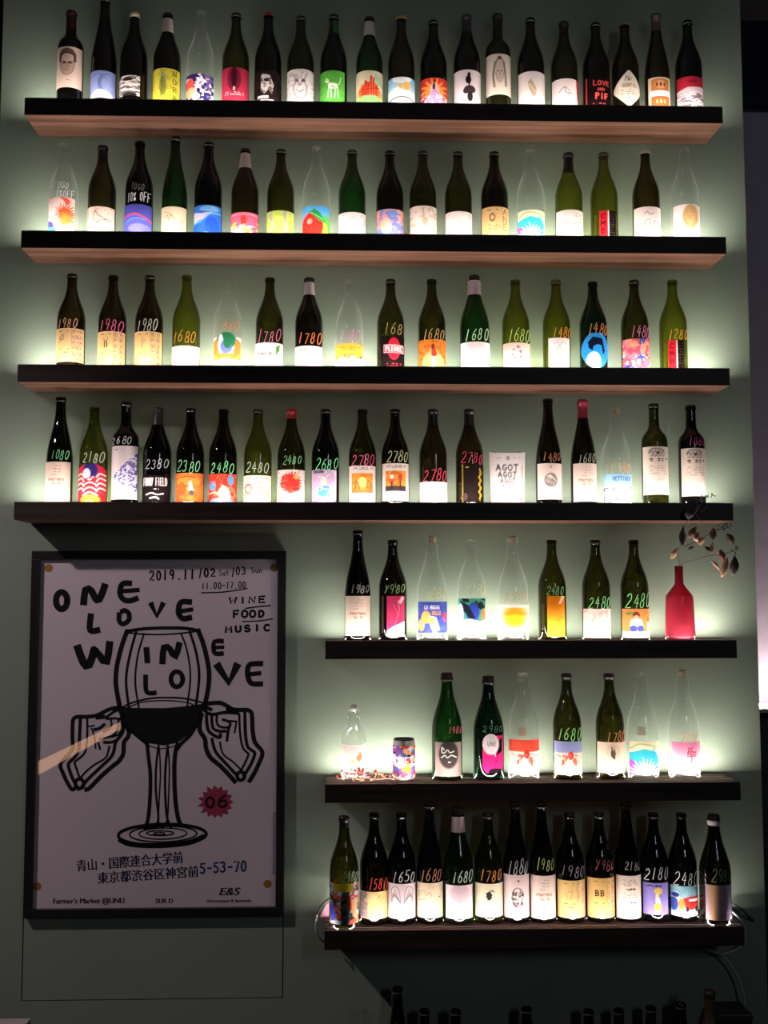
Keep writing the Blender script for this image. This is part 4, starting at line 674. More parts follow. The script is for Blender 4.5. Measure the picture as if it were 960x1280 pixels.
bottle(6, 763, 842, 'burg', 'O', 'olive bottle with dark hare mark on beige label, orange 1780', (928,967,-.97,.97), lambda p: p.b('#e6cdb6').e(0,.3,.5,.28,'#c8ae98',.7).p([(-.15,.12),(0,.35),(.05,.12),(.15,.35),(.1,.55),(-.05,.52),(-.2,.42)],'#4a4440').c([(-.1,.15),(.05,.5)],.03,'#5a504c'), ('1780', 915,928,'#d88858',-.45,.97), cap=('dk', .02))
bottle(6, 803.8, 841, 'champ', 'C', 'clear bottle with teal starburst on cream, sixth shelf', (927,969,-.96,.96), burst_teal, extra=small_paper)
bottle(6, 855.3, 840, 'champ', 'C', 'clear bottle with pink label and red block lettering, orange 2080', (928,968,-.93,.95), lambda p: p.g('#d880a0','#ecc0d0',.1,.6).t('DE',-.05,.28,.11,.15,'#b02850',.04,.2).t('PART',-.1,.42,.11,.13,'#b02850',.045,.18).s([(.2,.46),(.15,.62)],.06,'#c04068').s([(-.1,.3),(.5,.3),(.5,.44),(-.1,.44)],.03,'#b02850'), ('2080', 916,927,'#d89870',-.45,.7), extra=cork)
# lowest lit shelf
bottle(7, 430, 1020, 'burg', 'O', 'front bottle at the left end, dark collage label with yellow strip', (1105,1156,-.97,.97), lambda p: p.b('#3a3c40').n(1.8,.48,'#b8a048',4).n(2.2,.55,'#c84838',14).n(2.6,.55,'#3850b8',24,m=(p.Y>.5)).n(3,.58,'#a8b8c8',31).e(.1,.6,.35,.5,'#101618',.9).r(-.75,0,.65,.20,'#a89428').p([(-1,.55),(-.8,.5),(-.5,.85),(-.9,.95)],'#4858d0').p([(.5,.45),(.9,.4),(.9,.9),(.6,.8)],'#d89868'), ('2480', 1090,1103,'#8a9a78',-.1,.95), dy=-.036, cap=('dk', .03))
bottle(7, 467.5, 1016, 'burg', 'K', 'brown bottle with yellowish label, red-orange 1580', (1115,1149,-.94,.94), lambda p: p.b('#e8cc88').r(-1,0,-.55,1,'#b8a0a0').l(-.95,-.6,.1,.9,10,'#6a5058').s([(-.54,0),(-.54,1)],.03,'#7a6060').c([(.2,.3),(.4,.15),(.45,.4),(.7,.2)],.03,'#a88c60').n(2,.6,'#f0e0a8',5,.6), ('1580', 1099,1113,'#e8583c',-.4,.92))
bottle(7, 502, 1016, 'burg', 'B', 'dark bottle with grey winged crest label, white 1650', (1105,1149,-.95,.95), lambda p: [p.b('#e0cccc')]+[p.s([(sx*.12,.55),(sx*(.25+.1*k),.42-.0*k-.04*k+.02),(sx*(.55+.06*k),.18+.09*k)],.03,'#8a8088') for sx in (-1,1) for k in range(5)]+[p.c([(sx*.1,.55),(sx*.3,.12),(sx*.75,.16),(sx*.7,.55)],.035,'#8a8088') for sx in (-1,1)], ('1650', 1090,1103,'#d8d8d8',-.7,.97))
bottle(7, 537, 1003, 'rhine', 'K', 'tall brown flute bottle with cream map label, tan 1680', (1104,1148,-.96,.96), lambda p: p.b('#e4d0b4').c([(-.9,.4),(-.6,.2),(-.3,.35),(-.1,.25),(.1,.4)],.03,'#b89c78').c([(-.8,.5),(-.4,.45)],.03,'#a88c68').l(.4,.8,.4,.4,1,'#4a3c30',1).n(3,.6,'#d8c098',6,.5), ('1680', 1088,1102,'#c89070',-.75,.9))
bottle(7, 573, 1010, 'champ', 'E', 'green bottle with white neck band and blank blush label, pale 1680', (1107,1149,-.85,.85), lambda p: p.b('#e6d0d4').e(0,.25,.7,.3,'#d8bcc4').l(-.4,.4,.5,.5,1,'#c0a0a8'), ('1680', 1091,1104,'#c8dcc8',-.5,.9), cap=('dk', .012), band=(1020,1039,'#c8b4ba'))
bottle(7, 610.6, 1016, 'burg', 'O', 'olive bottle with small black insect on cream label, orange 1780', (1105,1147,-.95,.95), lambda p: p.b('#e6dcbc').p([(-.3,.28),(-.05,.22),(.15,.32),(.1,.45),(-.1,.5),(-.25,.42)],'#3a3a34').c([(-.3,.4),(0,.2),(.3,.25)],.03,'#2a2a28').c([(-.2,.5),(-.05,.3),(.25,.2)],.03,'#2a2a28').l(.1,.5,.58,.58,1,'#8a8068'), ('1780', 1087,1101,'#d08850',-.75,.95))
bottle(7, 645, 1003, 'rhine', 'K', 'tall flute bottle with dark knotted drawing and red dot, white 1880', (1094,1148,-.95,.95), lambda p: p.b('#e4ccc8').e(.05,.14,.08,.03,'#c83040').n(6,.42,'#5a4a48',4,.9,m=(((p.X)/.5)**2+((p.Y-.52)/.24)**2<1)).c([(-.3,.36),(0,.30),(.4,.4),(.3,.6),(.4,.72),(-.2,.74),(-.4,.55)],.04,'#4a3c3a',closed=True), ('1880', 1075,1092,'#c8c8cc',-.75,.85))
bottle(7, 678, 1003, 'rhine', 'B', 'tall black flute bottle with cream text label, yellow-green 1980', (1095,1149,-.93,.93), lines_label('#e6cec2'), ('1980', 1074,1088,'#d0dc88',-.65,.9))
bottle(7, 713, 1016, 'burg', 'B', 'dark bottle with tan grid label, faint grey 1980', (1101,1148,-.95,.95), grid_label('#ddb878','seven'), ('1980', 1083,1096,'#88808c',-.8,.95))
bottle(7, 750, 1016, 'burg', 'K', 'bottle with letters BB on tan label, dull pink price', (1098,1148,-.95,.95), grid_label('#ddb470','BB'), ('Y980', 1076,1088,'#a86068',-.5,.95))
bottle(7, 784.4, 1003, 'rhine', 'B', 'tall black flute bottle with cream label of fine lines, white 2180', (1095,1149,-.93,.93), lambda p: p.b('#e8d4c4').l(-.6,.6,.1,.22,4,'#a88c80').l(-.4,.4,.3,.32,2,'#5a4840',1).l(-.6,.6,.4,.5,3,'#b89c8c').l(-.2,.6,.62,.62,1,'#4a3c38',1), ('2180', 1078,1088,'#b0b0ac',-.4,.97))
bottle(7, 818.5, 1016, 'burg', 'B', 'black bottle with violet label and small yellow figure', (1104,1144,-.92,.72), lambda p: p.b('#8478b8').l(-.8,.4,.07,.1,2,'#2c2444',1).e(.1,.25,.35,.10,'#d8b850').e(.0,.42,.14,.10,'#e8c888').p([(-.15,.48),(.2,.46),(.3,.62),(-.1,.66)],'#d8d8e8').e(.05,.74,.3,.12,'#d8b040').s([(-.1,.8),(-.1,.95)],.06,'#e0c060').s([(.2,.8),(.2,.95)],.06,'#e0c060'), ('2180', 1085,1100,'#c8c8cc',-.9,.8))
def a_truck(p):
    p.b('#88b8c8').n(2,.55,'#a8ccd4',4,.7).r(-1,.42,1,.80,'#c8d0d0').p([(-.3,.40),(.2,.34),(1,.34),(1,.76),(-.1,.78)],'#c83430').r(.1,.42,.9,.50,'#f0d8d8').e(.0,.76,.12,.09,'#2a2830').e(.75,.76,.12,.09,'#2a2830').e(-.7,.35,.2,.16,'#f0dcc8').e(-.85,.6,.25,.22,'#3c50a8').e(-.4,.6,.22,.18,'#e89048').r(-1,.85,1,1,'#f4ecec').e(-.75,.30,.22,.08,'#2c3c88')
bottle(7, 853.8, 1016, 'burg', 'B', 'black bottle with red truck on light blue label, large white 2480', (1108,1146,-.95,.95), a_truck, ('2480', 1091,1107,'#d8d8d4',-.85,.9))
bottle(7, 894.5, 1018, 'champ', 'K', 'front bottle at the right end, brown-lavender label, white neck ring', (1107,1151,-.82,.86), lambda p: [p.b('#a890a0'), p.set(np.clip(1-np.abs(p.X+.45)*1.8,0,1),'#c89868'), p.set(np.clip((p.X-.3)*1.5,0,1),'#9890b8'), p.l(-.4,.6,.2,.9,9,'#8a7078',.35)], ('2980', 1087,1102,'#789858',-.55,.9), dy=-.034, cap=('dk', .018), band=(1025,1031,'#cfc6c6'))

# ------------------------------------------------------------------ small things on the sixth shelf
def swing_bottle():
    z = SHZ[6]+.0004; y = -.062; p = at(442, 950, y); H = at(442, 884, y)[2]-z
    root = empty('swing_top_bottle', (p[0], y, z), 'small clear stoppered bottle with white label and orange dots', 'bottle', None)
    prof, R = shape('swing', H-.006)
    V, F = lathe_geo([(.0008,.012),(R*.6,.006),(R*.8,.001)]+prof+[(prof[-1][0]-.003, H-.008)], 36); mesh('glass_body', V, F, glass('clear_glass', TINT['C']), root, smooth=True)
    lathe('stopper', [(.006, H-.012), (.009, H-.006), (.011, H-.003), (.010, H+.004), (.005, H+.008), (.0005, H+.008)], plain('white_porcelain', (.6,.58,.55), .3), root, 20)
    for sx in (-1, 1): tube('wire_bail', [(sx*.0165, 0, H*.84), (sx*.0175, -.002, H*.90), (sx*.014, 0, H*.97), (sx*.006, 0, H-.001)], .0011, plain('steel_wire', (.5,.5,.5), .3, .9), root, 6)
    Z = lambda py: at(442, py, y-R)[2]-z
    wrap_label('label', root, prof, R, Z(966), Z(931), -.97*R, .97*R, lambda p: p.b('#eee0dc').e(.45,.42,.24,.17,'#d88a58').e(-.1,.62,.16,.1,'#f0c880').e(.0,.25,.5,.2,'#e8d4d0'), 5)
swing_bottle()
def can():
    z = SHZ[6]+.0004; y = -.082; p = at(505, 950, y); H = at(505, 923, y)[2]-z; R = .0315
    root = empty('drink_can', (p[0], y, z), 'small round can with bright collage print and letters QUET', 'can')
    pr = [(.0005,.004),(.022,.004),(.024,0),(.0262,.0015),(R,.012),(R,H-.016),(.0285,H-.004)]
    lathe('can_body', pr, plain('can_silver', (.55,.53,.52), .3, .5), root, 36)
    lathe('can_rim', [(.0285,H-.004),(.0290,H),(.0275,H+.0005),(.0262,H-.005),(.0005,H-.005)], plain('dark_lid', (.06,.06,.065), .3, .8), root, 36)
    boxes('pull_tab', [(-.006,-.012,H-.0048, .006,.010,H-.0028)], plain('dark_lid', (.06,.06,.065), .3, .8), root, bevel=.001)
    def art(q):
        q.b('#c8c0c4').n(2.2,.5,'#c83828',4).n(2.4,.55,'#3c6cb0',11).n(3,.58,'#e8a048',21).n(3,.58,'#2c2c38',29,m=(q.Y<.4)).n(3,.6,'#7c50a0',37).e(.3,.7,.3,.15,'#e8c840').t('QUET',-.86,.64,.27,.36,'#f4f0ee',.075,.44)
    wrap_label('can_print', root, [(R,0),(R,H)], R, .010, H-.017, -.985*R, .985*R, art, 5)
can()
# dried berries and twigs along the left end of the sixth shelf
def berries():
    rnd = random.Random(5); z = SHZ[6]; a = at(421, 976, -.12); b = at(494, 976, -.12)
    root = empty('berry_twig', ((a[0]+b[0])/2, -.114, z), 'dried twig with red and dark berries lying before the small bottle', 'twig')
    L = (b[0]-a[0])/2; m_tw = plain('twig_bark', (.22,.12,.07), .7); m_r = plain('berry_red', (.45,.04,.05), .3); m_d = plain('berry_dark', (.10,.02,.05), .3); m_o = plain('berry_orange', (.6,.25,.10), .4)
    main = [(-L+2*L*i/8, rnd.uniform(-.008,.008), .006+rnd.uniform(0,.006)) for i in range(9)]
    tube('stem', catmull(main, 4), .0015, m_tw, root, 6)
    for i in range(34):
        t = rnd.uniform(-1, 1); x = t*L; ex, ey, ez = x+rnd.uniform(-.018,.018), rnd.uniform(-.016,.02), rnd.uniform(.010,.036 if abs(t+.2) < .7 else .022)
        tube('twig', [(x, 0, .008), ((x+ex)/2+rnd.uniform(-.004,.004), ey/2, ez*.7), (ex, ey, ez)], .0008, m_tw, root, 5)
        r = rnd.uniform(.0032,.0050); V, F = lathe_geo([(.0003,-r)]+[(r*math.cos(q), r*math.sin(q)) for q in np.linspace(-1.3,1.3,6)]+[(.0003,r)], 9)
        mesh('berry', [(v[0]+ex, v[1]+ey, v[2]+ez) for v in V], F, rnd.choice([m_r, m_r, m_d, m_o]), root, smooth=True)
    for i in range(7):
        x = rnd.uniform(-L, L); an = rnd.uniform(0, 3.1); c, s_ = math.cos(an)*.010, math.sin(an)*.010
        mesh('dry_leaf', [(x-c,-s_-.005,.004),(x-s_*.35,c*.35-.005,.009),(x+c,s_-.005,.006),(x+s_*.35,-c*.35-.005,.003)], [(0,1,2,3)], plain('dry_leaf_tan', (.42,.24,.12), .7), root)
berries()

# ------------------------------------------------------------------ red vase and its dried branch
def vase():
    z = SHZ[5]+.0004; y = -.075; p = at(850, 780, y); H = at(849, 707.5, y)[2]-z; R = .0420
    root = empty('red_vase', (p[0], y, z), 'translucent red bottle-shaped vase holding a dried branch', 'vase')
    k = [(.0005,.003),(R*.8,.003),(R*.94,0),(R*1.0,.004),(R*1.0,.010),(R*.96,H*.35),(R*.925,H*.565),(R*.91,H*.585),(R*.88,H*.60),(R*.60,H*.67),(R*.36,H*.735),(R*.30,H*.755),(R*.285,H*.79),(R*.285,H),(R*.21,H),(R*.21,H*.85)]
    m, nt, out = nodes('red_frosted_glass'); N = nt.nodes.new; L = nt.links.new
    d = N('ShaderNodeBsdfDiffuse'); t = N('ShaderNodeBsdfTranslucent'); tp = N('ShaderNodeBsdfTransparent'); gl = N('ShaderNodeBsdfGlossy'); gl.inputs['Roughness'].default_value = .12
    d.inputs[0].default_value = (.56,.055,.10,1); t.inputs[0].default_value = (.75,.10,.16,1); tp.inputs[0].default_value = (.60,.06,.11,1)
    a1 = N('ShaderNodeMixShader'); a1.inputs[0].default_value = .55; L(d.outputs[0], a1.inputs[1]); L(t.outputs[0], a1.inputs[2])
    a2 = N('ShaderNodeMixShader'); a2.inputs[0].default_value = .35; L(a1.outputs[0], a2.inputs[1]); L(tp.outputs[0], a2.inputs[2])
    fr = N('ShaderNodeFresnel'); fr.inputs[0].default_value = 1.45; a3 = N('ShaderNodeMixShader'); L(fr.outputs[0], a3.inputs[0]); L(a2.outputs[0], a3.inputs[1]); L(gl.outputs[0], a3.inputs[2]); L(a3.outputs[0], out.inputs[0])
    lathe('vase_body', k, m, root, 44)
    return p[0], y, z+H
vx, vy, vz = vase()
def branch():
    root = empty('dried_branch', (vx, vy, vz-.03), 'dried branch with brown and tan leaves standing in the red vase', 'branch')
    o = np.array(root.location)
    m_st = plain('dry_stem', (.06,.045,.035), .8)
    def P(px, py, Y): return at(px, py, Y)-o
    def stem(pts, r): tube('stem', catmull([P(*q) for q in pts], 4), r, m_st, root, 6)
    stem([(849.5,712,-.075),(849,706,-.078),(848.5,695,-.09),(850,682,-.11),(855,664,-.14),(860,650,-.165),(870,640,-.18),(879,626,-.185),(886,618,-.185)], .0010)
    stem([(853,683,-.11),(866,679,-.12),(880,671,-.13),(893,664,-.135),(906,661,-.14),(914,657,-.14)], .0010)
    stem([(850,711,-.075),(851.5,705,-.08),(868,700,-.10),(885,695,-.115),(905,692,-.13),(918,688,-.135),(924,684,-.135)], .0010)
    stem([(868,640,-.175),(874,648,-.18),(878,652,-.18)], .0007); stem([(866,645,-.17),(872,632,-.18),(870,628,-.185)], .0007); stem([(876,640,-.18),(883,634,-.185),(884,628,-.19)], .0007)
    rnd = random.Random(8); m_sd = plain('seed_dark', (.04,.035,.03), .8)
    for cx_, cy_, Y, n in ((880,623,-.185,9), (889,620,-.185,4), (901,660,-.14,6), (909,658,-.14,7), (922,686,-.135,4), (919,692,-.13,4)):
        for i in range(n):
            q = P(cx_+rnd.uniform(-5,5), cy_+rnd.uniform(-4,4), Y+rnd.uniform(-.01,.01)); c = P(cx_, cy_, Y)
            tube('sprig', [c, (c+q)/2+np.array([0,0,.002]), q], .0006, m_st, root, 4)
            r = .0022; V, F = lathe_geo([(.0003,-r),(r*.8,-r*.5),(r,0),(r*.8,r*.5),(.0003,r)], 7); mesh('seed', [np.array(v)+q for v in V], F, m_sd, root, smooth=True)
    LV = [(861.6,641,15,12,75,'#2a2226',-.175),(853.8,670,25,9,88,'#3c2a2e',-.14),(865,665.5,19,9,52,'#6a4a38',-.14),(869.6,673.5,9,6,-40,'#c8a088',-.13),(877,676,12,10,20,'#a87a60',-.125),(842.6,692,16,7,62,'#d8a888',-.09),(863.7,685,8,3.5,28,'#2c2c2a',-.11),(892,667,16,9,85,'#6a4440',-.135),(885,687,11,5,-45,'#2c3434',-.12),(890.7,684.6,15,5,80,'#b8906c',-.13),(913,674,16,9,-60,'#5c4840',-.14),(902.4,695,15,8,-70,'#7c4434',-.13),(906,709,26,9,74,'#c09070',-.125),(917.4,707,25,11,84,'#33281f',-.13),(894.4,706.5,16,4,-48,'#d0a488',-.115),(872,669,9,6,70,'#8a6450',-.15),(900,690,8,5,40,'#c88c70',-.12)]
    for i, (cx_, cy_, ln, wd, an, col, Y) in enumerate(LV):
        a = math.radians(an); V = []; F = []; n = 9; bend = rnd.uniform(.002,.005)*rnd.choice((-1,1)); tw = rnd.uniform(-.5,.5)
        for k in range(n):
            t = k/(n-1); w = math.sin(math.pi*t**.85)*wd/2*.98+.15
            for j in (-1, 0, 1):
                lx, ly = (t-.5)*ln, j*w
                X, Yp = cx_+lx*math.cos(a)-ly*math.sin(a), cy_-(lx*math.sin(a)+ly*math.cos(a))
                q = P(X, Yp, Y); q[1] += bend*math.sin(math.pi*t)*1.5+(.0022*abs(j)+j*tw*.003); V.append(q)
        for k in range(n-1):
            for j in (0, 1): F.append((3*k+j, 3*k+j+1, 3*k+j+4, 3*k+j+3))
        o2 = mesh('leaf', V, F, plain('leaf_'+col, hx(col), .7, var=.25, vscale=120, bump=.3), root, smooth=True)
        so = o2.modifiers.new('thick', 'SOLIDIFY'); so.thickness = .0004
branch()

# ------------------------------------------------------------------ framed poster
def poster():
    Yf, Yi = -.024, -.016
    o = at(196, 920, 0); o = np.array([o[0], 0, o[2]])
    root = empty('framed_poster', tuple(o), 'large framed wine poster with a glass held by two drawn hands', 'poster')
    TL, TR, BL, BR = at(39.8,688.8,Yf), at(359.6,688.6,Yf), at(27.9,1149,Yf), at(352.5,1144.5,Yf)
    xl, xr, zt_, zb = (TL[0]+BL[0])/2-o[0], (TR[0]+BR[0])/2-o[0], (TL[2]+TR[2])/2-o[2], (BL[2]+BR[2])/2-o[2]
    fw = .0235; m_fr = plain('black_frame_wood', (.010,.010,.011), .35, spec=.4)
    for bx in ((xl,Yf,zb+fw, xl+fw,-.001,zt_-fw), (xr-fw,Yf,zb+fw, xr,-.001,zt_-fw), (xl,Yf,zt_-fw, xr,-.001,zt_), (xl,Yf,zb, xr,-.001,zb+fw)): boxes('frame_rail', [bx], m_fr, root, bevel=.0015)
    boxes('poster_sheet', [(xl+fw-.002,-.011,zb+fw-.002, xr-fw+.002,-.002,zt_-fw+.002)], plain('poster_paper', (.82,.69,.74), .6), root)
    boxes('glazing', [(xl+fw-.001,-.0172,zb+fw-.001, xr-fw+.001,-.0162,zt_-fw+.001)], glass('picture_glazing', (.98,.98,.98), 1.0), root)
    Yp = -.0113
    def fn(px, py): q = at(px, py, Yp)-o; return (q[0], q[1], q[2])
    PX = 1/441.
    class G: pass
    def part(name, mat): g = G(); g.V = []; g.F = []; g.n = name; g.m = mat; return g
    def done(g): mesh(g.n, g.V, g.F, g.m, root)
    def rib(g, pts, w, k=4, cl=False):
        P = catmull(pts, k, cl) if len(pts) > 2 and k else pts
        ribbon_geo([(x, y) for x, y in P], w, fn, g.V, g.F)
    def poly(g, pts):
        c = np.mean(np.array(pts, float), 0); n = len(g.V); g.V.append(fn(*c)); g.V += [fn(*p) for p in pts]
        for i in range(len(pts)): g.F.append((n, n+1+i, n+1+(i+1) % len(pts)))
    def ell(g, cx, cy, rx, ry, w, rot=0):
        rib(g, [(cx+rx*math.cos(a)*math.cos(rot)-ry*math.sin(a)*math.sin(rot), cy+rx*math.cos(a)*math.sin(rot)+ry*math.sin(a)*math.cos(rot)) for a in np.linspace(0, 2*math.pi, 40)], w, 0)
    ink = plain('poster_black_ink', (.008,.007,.008), .8, spec=.05); blue = plain('poster_blue_ink', (.022,.040,.17), .8, spec=.05); gold = plain('gold_clip', (.48,.23,.05), .45, .3); pinkm = plain('poster_pink_ink', (.42,.035,.09), .6)
    # brush lettering
    g = part('brush_lettering', ink)
    ell(g, 77, 750.8, 7, 10.5, 8)
    for pts, w, k in [
        ([(104.5,754),(107,736.5),(114,738),(119,748),(124,750),(131,732)], 6.2, 2), ([(163,729),(153,730),(150,741),(154,749),(162,751),(171,748)], 5, 4), ([(153,739),(173,737.5)], 4, 0),
        ([(113.5,769),(112,785),(115,789),(123,787.5)], 5.5, 2), ([(149,767),(149,776),(154,780),(161,775),(161,767),(156,763),(152,764.5)], 4.4, 4),
        ([(189,755),(196,770),(203.5,755)], 5, 0), ([(238,752.5),(226,753),(223,765),(228,773),(238,772)], 5, 4), ([(225,764),(240,762)], 3.8, 0),
        ([(97,809),(104.5,829),(111,832),(118,812)], 7, 2), ([(117,812),(125,820),(133,829),(137,804)], 6.5, 2),
        ([(183,811),(184.2,827)], 5.2, 0), ([(203,828),(205,808),(213,812),(219,822),(224,805)], 5.6, 2),
        ([(278,801.5),(268,802),(267,811),(269,817),(278,817)], 4.2, 2), ([(268,809.5),(279,809)], 3.2, 0),
        ([(182,845),(182.3,862),(186,866.5),(194,866)], 4.2, 2),
        ([(272,832),(286,853),(296,832)], 7.2, 0), ([(327,829.5),(312,831),(309.5,843),(314,854),(327,855)], 4.8, 4), ([(311,843),(325,841.5)], 4, 0)]: rib(g, pts, w*1.42, k)
    ell(g, 221, 849, 7.4, 9.5, 6); done(g)
    # date, hours, and the small words at the right
    g = part('date_lettering', ink)
    def word(t, x, y, h, w, adv, lw, sl=0, seed=3):
        for st in text_strokes(t, x, -y, h, w, adv, 0, .05, seed): rib(g, [(a, -b+(a-x)*sl) for a, b in st], lw, 0)
    word('2019.11', 187, 725.5, 11.5, 6, 8.4, 2.2, -.03); word('/', 249, 721.5, 10, 3, 4, 1.7); word('02', 255, 721, 10, 6, 8, 2.2, -.02); word('Sat', 274, 719.5, 7, 3.5, 4.4, 1.0)
    word('/', 290, 720, 9, 3, 4, 1.6); word('03', 295, 718.5, 9.5, 5, 7.2, 1.6, -.05); word('Sun', 314, 716, 6.5, 3.8, 5, 1.1)
    word('11.00-17.00', 252, 736.5, 7.5, 4, 5.1, 1.3, -.03); rib(g, [(252,741),(280,740),(309,735.5)], 1.6)
    word('WINE', 287, 754.5, 7.5, 9, 12, 2.5, -.03); rib(g, [(307,760.5),(322,758.5),(338,757)], 1.8); word('FOOD', 291, 772, 8, 7.5, 10.6, 2.9, -.02, 5); rib(g, [(303,777),(325,776),(340.5,773.5)], 1.6); word('MUSIC', 282, 790.5, 7.5, 8, 11.8, 2.9, -.04)
    done(g)
    # the wine glass
    g = part('glass_drawing', ink)
    for pts, w in [
        ([(159,788.5),(152,808),(146,833),(144.7,853),(147,870),(150,884)], 5), ([(247.5,787.5),(255,808),(261,837),(260.5,858),(256,882)], 5),
        ([(159,789),(180,786),(205,785),(230,785.3),(247,788)], 3.6), ([(160,791),(180,792.8),(205,793),(230,791.2),(247,789)], 1.8),
        ([(170,790),(162,820),(157.5,850),(161,884)], 2.8), ([(180,792),(172,820),(169,853),(173.5,884)], 2.0), ([(237,789),(245,815),(249,845),(245,882)], 2.8), ([(226,791.5),(233.5,812),(238,845),(234,882)], 1.9),
        ([(153,884),(165,878.5),(185,873.5),(205,872),(230,873),(250,877.5),(257,880)], 2.0), ([(162,884),(176,878),(195,876),(215,876),(235,878.5),(243,882)], 1.3),
        ([(160,910),(173,921),(183.5,930),(184.5,935)], 4), ([(252,894),(239,917),(226,930),(222,936)], 4),
        ([(184,930),(185.5,946),(188,969),(187.3,1000),(185,1024),(181,1036)], 4), ([(222,930),(218.5,946),(218,977),(220,1008),(224,1027),(228,1032)], 4.6),
        ([(198,932),(195,961),(195,992),(198,1024),(192.5,1036)], 2.4), ([(199,934),(200.5,969),(198,1024),(203,1035)], 1.6), ([(209.7,932),(206.3,969),(208,1017),(214,1035)], 2.6), ([(210,934),(211.7,961),(210.5,1000),(209,1024),(203,1036)], 1.6),
        ([(185,932),(192,934),(198,936),(209,935),(220,932)], 1.2), ([(180,1036),(200,1033),(228,1032)], 1.5), ([(150,1050),(165,1055.5),(200,1057),(235,1053.5),(254,1046)], 5.5)]: rib(g, pts, w*1.2)
    poly(g, [(151.5,883),(165,884.8),(185,885),(205,885),(230,883),(254,879.5),(253,893),(245,908),(233,920),(223,928),(205,932),(185,929),(172,920.5),(162,912),(152,908)])
    ell(g, 202.8, 1043.5, 55, 13.2, 4.2, -.02); ell(g, 204, 1042.5, 42, 10, 2.2, -.02); ell(g, 203.5, 1042, 30, 7, 1.8, -.02); ell(g, 200, 1041.5, 17, 3, 1.8); ell(g, 199, 1042, 7, 1.4, 1.6); done(g)
    # the two drawn hands
    g = part('left_hand_drawing', ink)
    for pts, w in [
        ([(150.4,884),(137,886.5),(126,892),(118,895),(108,896),(97,896),(91.5,899.5),(90.6,912),(90.6,924),(91,935),(86,943),(75.5,955),(79,967),(84,978),(89.5,986.5),(93,986)], 4.2),
        ([(100.5,898),(99.5,918),(98,938),(92,948),(85.5,955),(88,966),(92.5,977),(98.6,987)], 3.6), ([(109,899),(109,918),(106.7,939),(99,948),(93.5,953),(96,962),(99,971)], 2.4),
        ([(156,905),(161,914),(160,921),(155,928),(154,942),(149,951),(141,957.5),(125.6,971),(112,985),(107,987)], 4.6), ([(153,902),(153.5,915),(146,925.5),(143.8,930),(140,944.6),(124,960.6),(110,974),(102,984)], 3.6),
        ([(136.6,933),(133,946),(125,952),(118,956),(108,964),(101,972)], 2.2),
        ([(138.5,900),(139.5,906),(136,911.5),(129,915)], 2.2), ([(133,898.6),(141,898),(147.5,899),(147.5,908),(145.5,914.5),(138.7,920.5),(124,923.4)], 2.6), ([(146,925.6),(138,928),(130,927.8)], 3.2), ([(140,921),(148,918),(152.5,912)], 2.4),
        ([(111,908),(118,906.7)], 1.6), ([(114.5,910),(118,921),(119.5,935.8)], 1.8), ([(118,912),(124,910.5),(130.5,905.5)], 3.4), ([(122.7,928.5),(125.3,936.6)], 2.2),
        ([(133,896.5),(142,890),(151,885.5)], 3), ([(150,887),(153,895),(151,899)], 5), ([(121,897),(130,896)], 4.5)]: rib(g, pts, w*1.2)
    ell(g, 99.4, 979.6, 5.2, 6, 4.6); done(g)
    g = part('right_hand_drawing', ink)
    for pts, w in [
        ([(256,880),(273.6,878.5),(283,882),(290.5,886.5),(300,887.5),(308.8,887.5),(314.2,891),(315.3,901),(315.8,913),(318.8,928),(328,940.5),(323,955.6),(317,968),(311.6,976.7)], 4.6),
        ([(306,889),(306.7,916),(309,932),(314,937.5),(318.5,941.8),(313.5,955.6),(304.5,970)], 3.4), ([(299,892),(300,916),(303,933),(307,939),(310.5,943.3),(306,954),(301.7,962.7)], 2.4),
        ([(252,893),(249.7,903),(250,914),(256,923.3),(257.5,935),(262.3,946),(270,953),(277,959),(286,968.5),(294,977.5)], 4.8), ([(265,923.3),(267,933),(271,942),(282,954),(296,969)], 3.4), ([(275,927.5),(277,938),(281,945),(292,953),(301.7,963)], 2.0),
        ([(258,893.8),(258.5,903),(260.5,913),(267,919),(274.5,922),(275.5,918)], 3.6), ([(264.5,896),(265,904),(267,911),(274,914),(282,914)], 3.2), ([(271,894),(270.8,901),(273,907),(280,909.5),(286,908.5)], 2.6),
        ([(254,886),(260,891.5),(267,893),(282,890.5),(297.5,891.4)], 3.6), ([(278.5,899.4),(287.7,903.6),(285.5,912),(283.6,926)], 3.0), ([(287,901),(296,902)], 2.2), ([(295.4,903),(293.3,916)], 2.0), ([(284,888),(296,889)], 5), ([(254,883),(264,887)], 4)]: rib(g, pts, w*1.2)
    ell(g, 301, 970, 4.6, 5.2, 4.6); done(g)
    # pink burst with the number
    g = part('pink_burst', pinkm); pts = []; rnd = random.Random(4)
    for i in range(30):
        a = 2*math.pi*i/30; r = (16.5 if i % 2 else 22.5+rnd.uniform(-2.5,2)); pts.append((270.5+r*math.cos(a)*1.03, 1002.5+r*math.sin(a)))
    poly(g, pts); done(g)
    Yp = -.0116; g = part('burst_number', ink); ell(g, 262.5, 1003, 4.6, 6.2, 3); rib(g, [(281,994.5),(276,998),(273.5,1003),(275,1008),(280,1008.5),(283,1004.5),(280.5,1000.5),(275,1002)], 2.8, 4); done(g)
    Yp = -.0113
    # type set in fonts
    def type_(name, txt, x, y, size, mat, bold=0.0, shear=0.0, rot=0.0, width=None, align='LEFT'):
        c = bpy.data.curves.new(name, 'FONT'); c.body = txt; c.size = size*PX; c.shear = shear; c.align_x = align; c.fill_mode = 'BOTH'; c.materials.append(mat)
        ob = bpy.data.objects.new(name, c); link(ob, root); p = fn(x, y); ob.location = (p[0], Yp-.0002, p[2]); ob.rotation_euler = (math.pi/2, -rot, 0)
        if width:
            bpy.context.view_layer.update(); d = ob.dimensions.x
            if d > 0: ob.scale = (width*PX/d, 1, 1)
